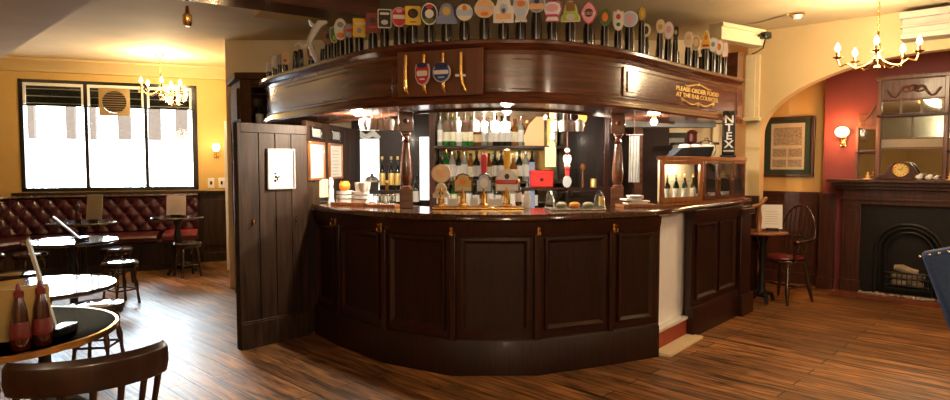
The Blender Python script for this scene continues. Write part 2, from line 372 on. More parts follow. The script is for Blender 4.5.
mb = MB(); mb.box(.0, .1, -.06, 0, 1.93, 2.6, AM); mb.box(.1, .14, -.04, 0, 1.93, 2.6, AM); mb.box(-.01, .16, -.08, 0, 1.9, 1.94, AM)
struct('trim_12', mb, 'cream', bev=.005)
# second door seen edge-on beside the panelling
mb = MB(); pa = at_depth(230.5, 200, 8.7); mb.box(pa.x - .03, pa.x + .04, 8.6, 8.75, 0, 2.02)
dr = struct('door_1', mb, 'white', bev=.004)
pk = at_depth(232, 234, 8.5)
build('door_knob', MB().sphere((pk.x, 8.55, pk.z), .045), 'porcelain', dr)

# window
w = struct('window_1', MB().box(WS0, WS1, -.01, .05, WZ0, WZ0 + .05, WM).box(WS0, WS1, -.01, .05, WZ1 - .045, WZ1, WM).box(WS0, WS0 + .05, -.01, .05, WZ0, WZ1, WM).box(WS1 - .07, WS1, -.01, .05, WZ0, WZ1, WM), 'black')
for s in (1.62, 2.36): build('mullion', MB().box(s - .022, s + .022, -.012, .05, WZ0 + .05, WZ1 - .045, WM), 'black', w)
mbi = MB()
for s0, s1 in ((WS0 + .05, 1.6), (1.64, 2.34), (2.38, WS1 - .07)):
    build('pane', MB().box(s0, s1, .028, .034, WZ0 + .05, WZ1 - .045, WM), 'pane', w)
    mbw = MB(); mbw.box(s0, s1, -.008, .025, WZ1 - .085, WZ1 - .045, WM); mbw.box(s0, s0 + .03, -.006, .025, 2.25, WZ1 - .085, WM); mbw.box(s1 - .03, s1, -.006, .025, 2.25, WZ1 - .085, WM)
    build('inner_frame', mbw, 'porcelain', w)
# outside the window: awning, railings, houses over the road, pavement
struct('pavement', MB().box(-14, 2, .13, 14, -.12, -.02, WM), 'asphalt')
aw_ = thing('awning', 'dark grey awning band hanging outside the top of the pub window', 'awning', (*wpt(1.9, .35), 2.2), WR)
mb = MB(); mb.box(-1.6, 1.6, 0, .04, .06, .50); build('valance', mb, 'awning', aw_)
mb = MB()
for k in range(4): mb.box(-1.6, 1.6, -.012, 0, .09 + k * .1, .10 + k * .1)
build('seam', mb, 'grey', aw_)
hs = thing('street_house', 'pale house front with tall dark piers across the road outside the window', 'building', (*wpt(1, 9), 0), WR)
build('wall', MB().box(-9, 7, 0, .3, 0, .9), 'far_wall', hs)
random.seed(3)
for k in range(9):
    x = -4.2 + k * .66 + random.uniform(-.1, .1); build('pier', MB().box(x, x + random.choice([.14, .2, .3]), -.15, .1, 2.1, 4.6), 'far_dark', hs)
build('upper_wall', MB().box(-4.6, -2.9, .05, .3, 2.0, 4.5), 'far_wall', hs)

# ------------------------------------------------------------------ bar counter
V = [(-1.34, 5.33), (-1.07, 4.97), (-.65, 4.53), (-.15, 4.25), (.42, 4.26), (.97, 4.49), (1.36, 4.68)]
V2 = [(1.79, 5.2), (2.67, 6.18)]
bar = thing('bar_counter', 'curved dark mahogany bar counter with panelled front in middle of the pub', 'bar counter', (.2, 4.9, 0), world=True)
build('body', MB().sweep(V, [(0, .0), (0, 1.04), (-.05, 1.04), (-.05, 0)]), 'counter', bar)
build('skirting', MB().sweep(V, [(0, 0), (.028, 0), (.028, .23), (.012, .25), (0, .25)]), 'counter_panel', bar)
build('frieze', MB().sweep(V, [(0, .945), (.014, .95), (.03, 1.0), (.035, 1.05), (0, 1.05)]), 'counter', bar)
def panel(p0, p1, z0, z1, parent, inset=.055, pm='counter_panel', fm='counter'):
    p0 = Vector(p0); p1 = Vector(p1); d = (p1 - p0); L = d.length; M = Matrix.Translation((p0.x, p0.y, 0)) @ Matrix.Rotation(math.atan2(d.y, d.x), 4, 'Z')
    x0, x1 = inset, L - inset
    p = build('front_panel', MB().box(x0 + .02, x1 - .02, -.006, .01, z0 + .02, z1 - .02, M), pm, parent, bev=.002)
    w_ = .026; h = -.026; mb = MB()
    # mitred bead moulding round the panel
    def ring(a, b, y0_, y1_):
        o = [(x0 + a, z0 + a), (x1 - a, z0 + a), (x1 - a, z1 - a), (x0 + a, z1 - a)]; i_ = [(x0 + b, z0 + b), (x1 - b, z0 + b), (x1 - b, z1 - b), (x0 + b, z1 - b)]
        mb.add([(x, .005, z) for x, z in o] + [(x, y0_, z) for x, z in o] + [(x, y1_, z) for x, z in i_] + [(x, .005, z) for x, z in i_],
               [(k, (k + 1) % 4, 4 + (k + 1) % 4, 4 + k) for k in range(4)] + [(4 + k, 4 + (k + 1) % 4, 8 + (k + 1) % 4, 8 + k) for k in range(4)] + [(8 + k, 8 + (k + 1) % 4, 12 + (k + 1) % 4, 12 + k) for k in range(4)], M)
    ring(0, .014, -.022, -.024); ring(.014, w_ + .01, -.024, -.007)
    build('panel_moulding', mb, fm, p)
    return p
for i in range(6): panel(V[i], V[i + 1], .30, .935, bar)
def post(i, Vv=V):
    n = normals(Vv)[i]; x, y = Vv[i]; return x, y, math.atan2(n[1], n[0]) + PI / 2
for i in range(1, 6):
    x, y, a = post(i); build('post', MB().cbox((x, y, .60), (.045, .04, .88), a), 'counter', bar, bev=.006)
for i in range(1, 6):   # bag hooks
    n = normals(V)[i]; a = math.atan2(n[1], n[0]); M = Matrix.Translation((V[i][0] + n[0] * .03, V[i][1] + n[1] * .03, .985)) @ Matrix.Rotation(a, 4, 'Z')
    hk = MB(); hk.box(0, .006, -.009, .009, -.03, .03, M); hk.tube([(.0, 0, .015), (.03, 0, .012), (.037, 0, .03)], .005, 6, M); hk.tube([(0, 0, -.012), (.03, 0, -.03), (.045, 0, -.018), (.043, 0, .0)], .005, 6, M)
    tag(build('bag_hook', hk, 'brass', bar), 'brass bag hook')
# right section beyond the opening
build('body', MB().sweep(V2, [(0, 0), (0, 1.04), (-.05, 1.04), (-.05, 0)]), 'counter', bar)
build('skirting', MB().sweep(V2, [(0, 0), (.028, 0), (.028, .23), (.012, .25), (0, .25)]), 'counter', bar)
build('frieze', MB().sweep(V2, [(0, .945), (.014, .95), (.03, 1.0), (.035, 1.05), (0, 1.05)]), 'counter', bar)
dv = Vector(V2[1]) - Vector(V2[0])
panel(tuple(Vector(V2[0]) + dv * .03), tuple(Vector(V2[0]) + dv * .40), .30, .935, bar, .03)
panel(tuple(Vector(V2[0]) + dv * .40), tuple(Vector(V2[0]) + dv * .74), .30, .935, bar, .03)
pe = Vector(V2[0]) + dv * .88; ra = math.atan2(dv.y, dv.x)
mb = MB(); mb.cbox((pe.x + .012, pe.y - .012, .52), (.26, .06, 1.04), ra); mb.cbox((pe.x + .02, pe.y - .02, .1), (.31, .10, .2), ra); mb.cbox((pe.x + .02, pe.y - .02, .99), (.3, .09, .06), ra)
build('end_pilaster', mb, 'counter', bar, bev=.008)
# return end of the counter
build('end_panel', MB().prism([(2.67, 6.18), (2.70, 6.21), (2.40, 6.49), (2.37, 6.46)], 0, 1.04), 'counter', bar)
# service opening: white board, threshold, red riser
M = Matrix.Translation((1.36, 4.68, 0)) @ Matrix.Rotation(math.atan2(.52, .43), 4, 'Z'); GL = math.hypot(.43, .52)
build('opening_board', MB().box(.02, GL + .22, .09, .115, .17, 1.05, M), 'white', bar)
build('opening_side', MB().box(.0, .035, -.0, .19, .0, 1.05, M), 'counter', bar)
build('riser', MB().box(.035, GL - .002, .03, .30, .02, .15, M), 'brick', bar)
tag(build('riser_edge', MB().box(.035, GL - .002, .02, .16, .15, .172, M), 'porcelain', bar), 'white step edge')
tag(build('threshold', MB().box(.02, GL + .03, -.1, .04, 0, .022, M), 'cream', bar, bev=.003), 'worn white threshold strip')
TOPV = [(-1.375, 5.33), (-1.20, 5.03), (-.93, 4.72), (-.52, 4.38), (0, 4.19), (.47, 4.22), (.95, 4.43), (1.40, 4.69), (1.91, 5.33), (2.76, 6.32)]
TP = catmull(TOPV, 6)
build('counter_top', MB().sweep(TP, [(-.60, 1.052), (-.01, 1.052), (.008, 1.062), (.008, 1.085), (-.004, 1.1), (-.60, 1.1)]), 'counter_top', bar)
build('counter_back', MB().sweep(catmull(TOPV[1:], 5), [(-.58, .0), (-.55, 0), (-.55, 1.052), (-.58, 1.052)]), 'counter_panel', bar)

# wooden partition of vertical boards
P0, P1, P2 = (-1.785, 4.84), (-1.40, 5.27), (-1.22, 6.75)
part = thing('board_partition', 'tall dark vertical-board partition screen at left end of the bar', 'partition', (-1.6, 5.0, 0), world=True)
def board_run(pa, pb, n, z1):
    pa = Vector(pa); pb = Vector(pb); d = pb - pa; L = d.length; M = Matrix.Translation((pa.x, pa.y, 0)) @ Matrix.Rotation(math.atan2(d.y, d.x), 4, 'Z'); mb = MB()
    for k in range(n):
        x0 = L * k / n + .002; x1 = L * (k + 1) / n - .002; mb.box(x0, x1, 0, .04, .0, z1, M)
    return mb, M, L
mb, M, L = board_run(P0, P1, 4, 1.74); PM = M; PL = L
build('boards', mb, 'black_wood', part, bev=.004)
build('top_rail', MB().box(-.01, L, -.012, .055, 1.68, 1.755, M), 'black_wood', part, bev=.004)
build('edge_post', MB().box(-.035, .002, -.01, .055, 0, 1.755, M), 'black_wood', part, bev=.005)
build('skirting', MB().box(-.035, L, -.022, 0, 0, .20, M).box(-.035, L, -.014, 0, .2, .215, M), 'black_wood', part, bev=.004)
for x in (.09, .47):
    hk = MB(); Mh = M @ Matrix.Translation((x, -.005, .99)) @ Matrix.Rotation(-PI / 2, 4, 'Z'); hk.box(0, .005, -.006, .006, -.02, .02, Mh); hk.tube([(0, 0, 0), (.025, 0, -.005), (.035, 0, .015)], .004, 6, Mh)
    tag(build('coat_hook', hk, 'brass', part), 'small brass coat hook')
mb, M2, L2 = board_run(P1, P2, 9, 1.8)
build('return_boards', mb, 'black_wood', part, bev=.004)

def framed(name, label, M, w_, h, z, mats, art=None, t=.02, fw=.02, cat='picture', group=None):
    # hangs on a surface whose local -y faces the viewer; M places local origin at centre bottom
    loc = M.to_translation(); rz = M.to_euler().z
    r = thing(name, label, cat, (loc.x, loc.y, z), rz, group)
    mb = MB(); mb.box(-w_ / 2, w_ / 2, -t, 0, 0, fw); mb.box(-w_ / 2, w_ / 2, -t, 0, h - fw, h); mb.box(-w_ / 2, -w_ / 2 + fw, -t, 0, fw, h - fw); mb.box(w_ / 2 - fw, w_ / 2, -t, 0, fw, h - fw)
    build('frame', mb, mats[0], r, bev=.003)
    m_ = build('mount', MB().box(-w_ / 2 + fw, w_ / 2 - fw, -.008, -.001, fw, h - fw), mats[1], r)
    if art: art(m_)
    return r
def art_poster(p):
    mb = MB()
    for k, (x, z, a, b) in enumerate([(-.055, .07, .018, .02), (-.05, .1, .022, .016), (-.035, .085, .012, .03), (-.055, .125, .014, .014), (-.02, .1, .02, .01)]): mb.box(x - a / 2, x + a / 2, -.011, -.008, z - b / 2, z + b / 2)
    build('drawing', mb, 'black', p)
    mb = MB()
    for k in range(7): mb.box(-.06 + .01 * (k % 3), .07 - .012 * (k % 2), -.010, -.008, .17 + k * .017, .173 + k * .017)
    for k in range(5): mb.box(.0, .06, -.010, -.008, .07 + k * .016, .073 + k * .016)
    mb.box(-.085, .085, -.0095, -.008, .285, .288); mb.box(-.085, .085, -.0095, -.008, .03, .033); mb.box(-.085, -.082, -.0095, -.008, .03, .288); mb.box(.082, .085, -.0095, -.008, .03, .288)
    build('lettering', mb, 'grey', p)
def art_lines(n, w_, h):
    def f(p):
        mb = MB()
        for k in range(n): mb.box(-w_ / 2, w_ / 2 - .02 * (k % 3), -.010, -.008, .04 + (h - .08) * k / n, .044 + (h - .08) * k / n)
        build('lettering', mb, 'tan_card', p)
    return f
framed('framed_poster', 'white framed poster with small black drawing on the dark board partition', PM @ Matrix.Translation((.335, -.001, 0)), .245, .325, 1.235, ('grey', 'paper'), art_poster, fw=.012)
for s, wd, lab in ((.18, .26, 'left, wider'), (.66, .26, 'right, narrower')):
    framed('framed_notice', f'white notice in wooden frame behind the bar, {lab} of the pair', M2 @ Matrix.Translation((s + .03, -.001, 0)), wd + .10, .33, 1.30, ('oak', 'paper'), art_lines(8, .2, .33), fw=.02)
for s, lab in ((.2, 'left'), (.70, 'right')):
    framed('small_framed_certificate', f'small dark framed certificate above the {lab} white notice', M2 @ Matrix.Translation((s, -.001, 0)), .24, .10, 1.655, ('black', 'grey'), None, fw=.014)

# glass-fronted cabinet standing behind the partition
cb = thing('bottle_cabinet', 'tall dark wooden cabinet with bottle shelves behind the partition', 'cabinet', (-2.1, 6.6, 0), world=True)
foot = [(-2.40, 6.52), (-1.62, 6.52), (-1.62, 7.05), (-2.70, 7.05)]
mb = MB(); mb.prism(foot, 0, 1.80); mb.prism([(-2.40, 6.52), (-2.36, 6.52), (-2.64, 7.05), (-2.70, 7.05)], 1.8, 2.30); mb.prism([(-1.66, 6.52), (-1.62, 6.52), (-1.62, 7.05), (-1.66, 7.05)], 1.8, 2.3)
mb.prism([(-2.62, 7.0), (-1.62, 7.0), (-1.62, 7.05), (-2.67, 7.05)], 1.8, 2.3); mb.box(-2.40, -2.29, 6.51, 6.54, 1.8, 2.3); build('body', mb, 'matt_brown', cb, bev=.005)
build('cornice', MB().prism([(-2.44, 6.48), (-1.60, 6.48), (-1.60, 7.07), (-2.76, 7.07)], 2.3, 2.37).box(-2.29, -1.66, 6.52, 6.55, 2.25, 2.30), 'matt_brown', cb, bev=.01)
build('shelf', MB().box(-2.35, -1.66, 6.54, 7.0, 2.15, 2.165), 'counter', cb)
build('side_panel', MB().add([(-2.43, 6.58, 1.9), (-2.64, 6.96, 1.9), (-2.64, 6.96, 2.22), (-2.43, 6.58, 2.22), (-2.455, 6.57, 1.9), (-2.665, 6.95, 1.9), (-2.665, 6.95, 2.22), (-2.455, 6.57, 2.22)], [(0, 1, 2, 3), (4, 5, 6, 7), (0, 1, 5, 4), (2, 3, 7, 6), (0, 3, 7, 4), (1, 2, 6, 5)]), 'matt_brown', cb)

# ------------------------------------------------------------------ canopy over the bar
CPV = [(-2.06, 6.30), (-1.88, 5.95), (-1.43, 5.38), (-.89, 4.72), (-.5, 4.39), (-.02, 4.21), (.3, 4.19), (.55, 4.25), (1.03, 4.56), (1.63, 5.20), (2.1, 5.68), (2.50, 6.08)]
CP = catmull(CPV, 8)
CS = [0]
for a, b in zip(CP[:-1], CP[1:]): CS.append(CS[-1] + (Vector(b) - Vector(a)).length)
CN = normals(CP)
def on_canopy(s, off=0):
    s = max(0, min(CS[-1] - 1e-4, s)); i = max(k for k in range(len(CS) - 1) if CS[k] <= s); t = (s - CS[i]) / (CS[i + 1] - CS[i])
    p = Vector(CP[i]).lerp(Vector(CP[i + 1]), t); n = Vector(CN[i]).lerp(Vector(CN[i + 1]), t).normalized()
    return p + n * off, n
def canopy_s(px, off=0):
    best = None
    for k in range(601):
        s = CS[-1] * k / 600; p, n = on_canopy(s, off); e = abs(475 + FPX * p.x / (p.y * 1.0) - px)
        if best is None or e < best[0]: best = (e, s)
    return best[1]
cn = thing('bar_canopy', 'curved polished mahogany canopy over the bar topped by a row of pump clips', 'canopy', (.2, 5.2, 1.83), world=True)
Z0, Z1 = 1.83, 2.245
build('fascia', MB().sweep(CP, [(0, 1.90), (0, 2.17), (-.04, 2.17), (-.04, 1.90)]), 'canopy', cn)
build('cornice', MB().sweep(CP, [(-.3, 2.245), (.055, 2.245), (.068, 2.235), (.068, 2.215), (.05, 2.205), (.04, 2.19), (.015, 2.18), (.01, 2.155), (-.03, 2.15), (-.3, 2.2)]), 'canopy_trim', cn)
build('lower_moulding', MB().sweep(CP, [(-.04, 1.83), (.05, 1.83), (.058, 1.845), (.05, 1.865), (.03, 1.872), (.025, 1.895), (.008, 1.91), (-.04, 1.91)]), 'canopy_trim', cn)
CI = catmull([CPV[0]] + [tuple(Vector(p)) for p in CPV[1:]], 8)
build('soffit', MB().sweep(CP, [(-.42, 1.835), (-.03, 1.835), (-.03, 1.85), (-.42, 1.85)]), 'canopy', cn)
build('inner_board', MB().sweep(CP[6:-6], [(-.44, 1.82), (-.42, 1.82), (-.42, 2.18), (-.44, 2.18)]), 'canopy', cn)
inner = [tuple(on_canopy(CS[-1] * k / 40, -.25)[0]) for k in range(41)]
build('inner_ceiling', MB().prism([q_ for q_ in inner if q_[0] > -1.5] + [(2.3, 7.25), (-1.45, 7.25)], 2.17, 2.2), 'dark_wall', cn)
mb = MB(); pR, nR = on_canopy(CS[-1]); ps, ns = on_canopy(CS[-1] - .42)
tdir = Vector((pR.x - ps.x, pR.y - ps.y)).normalized(); Mr = Matrix.Translation((pR.x, pR.y, 0)) @ Matrix.Rotation(math.atan2(tdir.y, tdir.x), 4, 'Z')
mb.box(-.02, .10, -.01, .5, 1.83, 2.50, Mr); mb.box(-.26, .10, .16, .2, 2.245, 2.50, Mr); mb.box(-.28, .12, .12, .24, 2.48, 2.52, Mr); mb.box(-.2, -.06, .15, .17, 2.29, 2.45, Mr)
build('end_panel', mb, 'canopy', cn, bev=.005)
# small raised panels on the fascia
def fascia_box(px0, px1, z0, z1, th, mat, name, inner_=None):
    s0 = canopy_s(px0); s1 = canopy_s(px1); pth = [tuple(on_canopy(s0 + (s1 - s0) * k / 4)[0]) for k in range(5)]
    return build(name, MB().sweep(pth, [(0, z0), (th, z0), (th, z1), (0, z1)]), mat, cn, bev=.004)
for a, b in ((621, 634), (394, 405)):
    fascia_box(a, b, 1.925, 2.135, .012, 'canopy_trim', 'raised_panel'); fascia_box(a + 3, b - 3, 1.955, 2.105, .02, 'canopy', 'raised_panel')
for a, b in ((271, 391), (489, 618), (637, 737)):
    fascia_box(a, b, 2.12, 2.128, .006, 'canopy_trim', 'bead_moulding'); fascia_box(a, b, 1.925, 1.933, .006, 'canopy_trim', 'bead_moulding')
# gilt lettering
def text_mesh(body, size, extrude=.0015):
    cu = bpy.data.curves.new('t', 'FONT'); cu.body = body; cu.size = size; cu.extrude = extrude; cu.align_x = 'CENTER'; cu.offset = size * .02
    o = bpy.data.objects.new('t', cu); COL.objects.link(o); bpy.context.view_layer.update()
    me = bpy.data.meshes.new_from_object(o.evaluated_get(bpy.context.evaluated_depsgraph_get()))
    vs = [tuple(v.co) for v in me.vertices]; fs = [tuple(p.vertices) for p in me.polygons]
    bpy.data.objects.remove(o); bpy.data.curves.remove(cu); bpy.data.meshes.remove(me); return vs, fs
s0, s1 = canopy_s(674), canopy_s(716); sm = (s0 + s1) / 2; SW = s1 - s0
mb = MB()
for body, zc in (('PLEASE ORDER FOOD', 2.045), ('AT THE BAR COUNTER', 1.995)):
    vs, fs = text_mesh(body, .05); w_ = max(v[0] for v in vs) - min(v[0] for v in vs); k = SW / w_
    out = []
    for x, y, z in vs:
        p, n = on_canopy(sm + x * k, .004 + z); out.append((p.x, p.y, zc + y * 1.0))
    mb.add(out, fs)
tag(build('lettering', mb, 'gold', cn), 'gilt words PLEASE ORDER FOOD AT THE BAR COUNTER')
mb = MB()
def swirl(f, n=16):
    pts = []
    for k in range(n + 1):
        x, z = f(k / n); p, nn = on_canopy(sm + x, .006); pts.append((p.x, p.y, z))
    mb.tube(pts, [.004 + .004 * math.sin(PI * k / n) for k in range(n + 1)], 6)
for nm_, fl in (('upper_scroll', [lambda t, sg: (sg * (.0 + t * SW * .30), 2.105 + .012 * math.cos(t * PI * 1.1))]), ('lower_scroll', [lambda t, sg: (sg * (.0 + t * SW * .36), 1.965 - .022 * math.sin(t * PI * 1.2)), lambda t, sg: (sg * (SW * .36 + .02 * math.sin(t * 5)), 1.975 + .012 * math.cos(t * 5))])):
    mb = MB()
    for sg in (-1, 1):
        for f_ in fl: swirl(lambda t: f_(t, sg))
    build(nm_, mb, 'gold', cn)
mb = MB()
p, n = on_canopy(sm, .006); build('boss', MB().sphere((p.x, p.y, 2.118), .012, 8), 'gold', cn); build('boss', MB().sphere((p.x, p.y, 1.945), .012, 8), 'gold', cn)


# display board of tap handles on the canopy front
s0, s1 = canopy_s(404), canopy_s(486); pa, _ = on_canopy(s0, .03); pb, _ = on_canopy(s1, .03); d = pb - pa; ang = math.atan2(d.y, d.x); BL = d.length
mid = (pa + pb) / 2; no = Vector((d.y, -d.x)).normalized()
hb = thing('tap_handle_board', 'reddish wooden board with four brass tap handles on canopy front', 'display board', (mid.x + no.x * .055, mid.y + no.y * .055, 1.885), ang)
build('board', MB().box(-BL / 2, BL / 2, -.0, .02, 0, .30), 'board', hb, bev=.003)
build('bracket', MB().box(-BL / 2 + .05, BL / 2 - .05, .02, .045, .05, .25), 'board', hb)
def shape(kind, w_, h, n=28):
    if kind == 'oval': return [(w_ / 2 * math.cos(2 * PI * k / n), h / 2 * math.sin(2 * PI * k / n)) for k in range(n)]
    if kind == 'rect': return [(-w_ / 2, -h / 2 + .006), (-w_ / 2 + .006, -h / 2), (w_ / 2 - .006, -h / 2), (w_ / 2, -h / 2 + .006), (w_ / 2, h / 2 - .006), (w_ / 2 - .006, h / 2), (-w_ / 2 + .006, h / 2), (-w_ / 2, h / 2 - .006)]
    if kind == 'gable': return [(-w_ / 2, -h / 2), (w_ / 2, -h / 2), (w_ / 2, h * .12), (w_ * .36, h * .2), (w_ * .3, h * .4), (0, h / 2), (-w_ * .3, h * .4), (-w_ * .36, h * .2), (-w_ / 2, h * .12)]
    if kind == 'diamond': return [(0, -h / 2), (w_ * .25, -h * .36), (w_ * .46, -h * .1), (w_ / 2, 0), (w_ * .46, h * .1), (w_ * .25, h * .36), (0, h / 2), (-w_ * .25, h * .36), (-w_ * .46, h * .1), (-w_ / 2, 0), (-w_ * .46, -h * .1), (-w_ * .25, -h * .36)]
    if kind == 'shield': return [(0, -h / 2), (w_ * .3, -h * .4), (w_ * .48, -h * .15), (w_ / 2, h * .2), (w_ * .42, h * .42), (w_ * .2, h * .38), (0, h / 2), (-w_ * .2, h * .38), (-w_ * .42, h * .42), (-w_ / 2, h * .2), (-w_ * .48, -h * .15), (-w_ * .3, -h * .4)]
    if kind == 'hourglass': return [(-w_ * .38, -h / 2), (w_ * .38, -h / 2), (w_ * .28, -h * .3), (w_ * .42, -h * .1), (w_ * .5, h * .12), (w_ * .42, h * .4), (w_ * .2, h / 2), (-w_ * .2, h / 2), (-w_ * .42, h * .4), (-w_ * .5, h * .12), (-w_ * .42, -h * .1), (-w_ * .28, -h * .3)]
    if kind == 'dome': return [(-w_ / 2, -h / 2), (w_ / 2, -h / 2), (w_ / 2, -h * .22), (w_ * .36, -h * .12)] + [(w_ * .36 * math.cos(PI * k / 10), -h * .08 + h * .58 * math.sin(PI * k / 10)) for k in range(11)] + [(-w_ * .36, -h * .12), (-w_ / 2, -h * .22)]
COLS = {'white': (.82, .80, .76), 'cream': (.80, .70, .48), 'yellow': (.85, .56, .03), 'red': (.55, .025, .03), 'dark red': (.22, .02, .015), 'black': (.012, .012, .012), 'blue': (.03, .06, .25), 'lilac': (.22, .27, .45), 'pale blue': (.45, .58, .75),
        'peach': (.85, .50, .24), 'orange': (.80, .22, .03), 'green': (.05, .20, .03), 'lime': (.40, .55, .05), 'pink': (.80, .42, .52), 'grey': (.28, .30, .32), 'brown': (.25, .12, .03), 'navy': (.02, .03, .12), 'gold': (.62, .42, .10), 'silver': (.6, .6, .6), 'magenta': (.5, .05, .2), 'olive': (.10, .12, .02)}
CM = {}
def cmat(c):
    if c not in CM: CM[c] = plain('enamel_' + c.replace(' ', '_'), COLS[c], .32, var=.04, coat=.4)
    return CM[c]
def sub_outline(kind, w_, h, cx=0, cz=0): return [(x + cx, z + cz) for x, z in shape(kind, w_, h)]
def badge(parent, kind, w_, h, cz, base, rim, marks, y=0, name='badge'):
    b = build(name, MB().prism_y(sub_outline(kind, w_, h, 0, cz), y - .012, y), cmat(rim), parent, bev=.002)
    build('badge_face', MB().prism_y(sub_outline(kind, w_ * .86, h * .88, 0, cz), y - .015, y - .011), cmat(base), b)
    for (mk, mw, mh, mx, mz, mc) in marks:
        build('badge_mark', MB().prism_y(sub_outline(mk, mw * w_, mh * h, mx * w_, cz + mz * h), y - .018, y - .0145), cmat(mc), b)
    return b
for x, kind in ((-.225, 0), (-.095, 1), (.04, 2), (.165, 3)):
    t = MB(); Mx = Matrix.Translation((x, -.03, 0)); tl = .02 if kind == 3 else 0
    t.tube([(0, .0, .275), (0, 0, .27), (0, -.005, .15), (tl / 2, 0, .07), (tl + .004, .0, .035), (tl + .012, .012, .02)], [.008, .013, .014, .015, .013, .008], 10, Mx); t.tube([(0, .035, .2), (0, 0, .2)], .006, 6, Mx)
    h_ = build('brass_handle', t, 'brass', hb)
    if kind == 3: build('cross_bar', MB().box(x - .035, x + .03, -.045, -.02, .115, .13), 'porcelain', h_)
for x, spec in ((-.095, ('shield', .105, .155, .14, 'red', 'silver', [('rect', .7, .22, 0, .02, 'white'), ('oval', .7, .22, 0, .36, 'navy'), ('rect', .4, .06, 0, -.22, 'white')])), (.04, ('oval', .125, .13, .145, 'blue', 'silver', [('rect', .8, .2, 0, .0, 'white'), ('oval', .75, .3, 0, .32, 'navy'), ('rect', .4, .07, 0, -.25, 'pale blue')]))):
    e = MB(); kind, w_, h, cz, base, rim, marks = spec
    b = build('badge', MB().prism_y([(px_ + x, z) for px_, z in sub_outline(kind, w_, h, 0, cz)], -.06, -.046), cmat(rim), hb, bev=.002)
    build('badge_face', MB().prism_y([(px_ + x, z) for px_, z in sub_outline(kind, w_ * .86, h * .88, 0, cz)], -.063, -.058), cmat(base), b)
    for (mk, mw, mh, mx, mz, mc) in marks: build('badge_mark', MB().prism_y(sub_outline(mk, mw * w_, mh * h, x + mx * w_, cz + mz * h), -.067, -.062), cmat(mc), b)

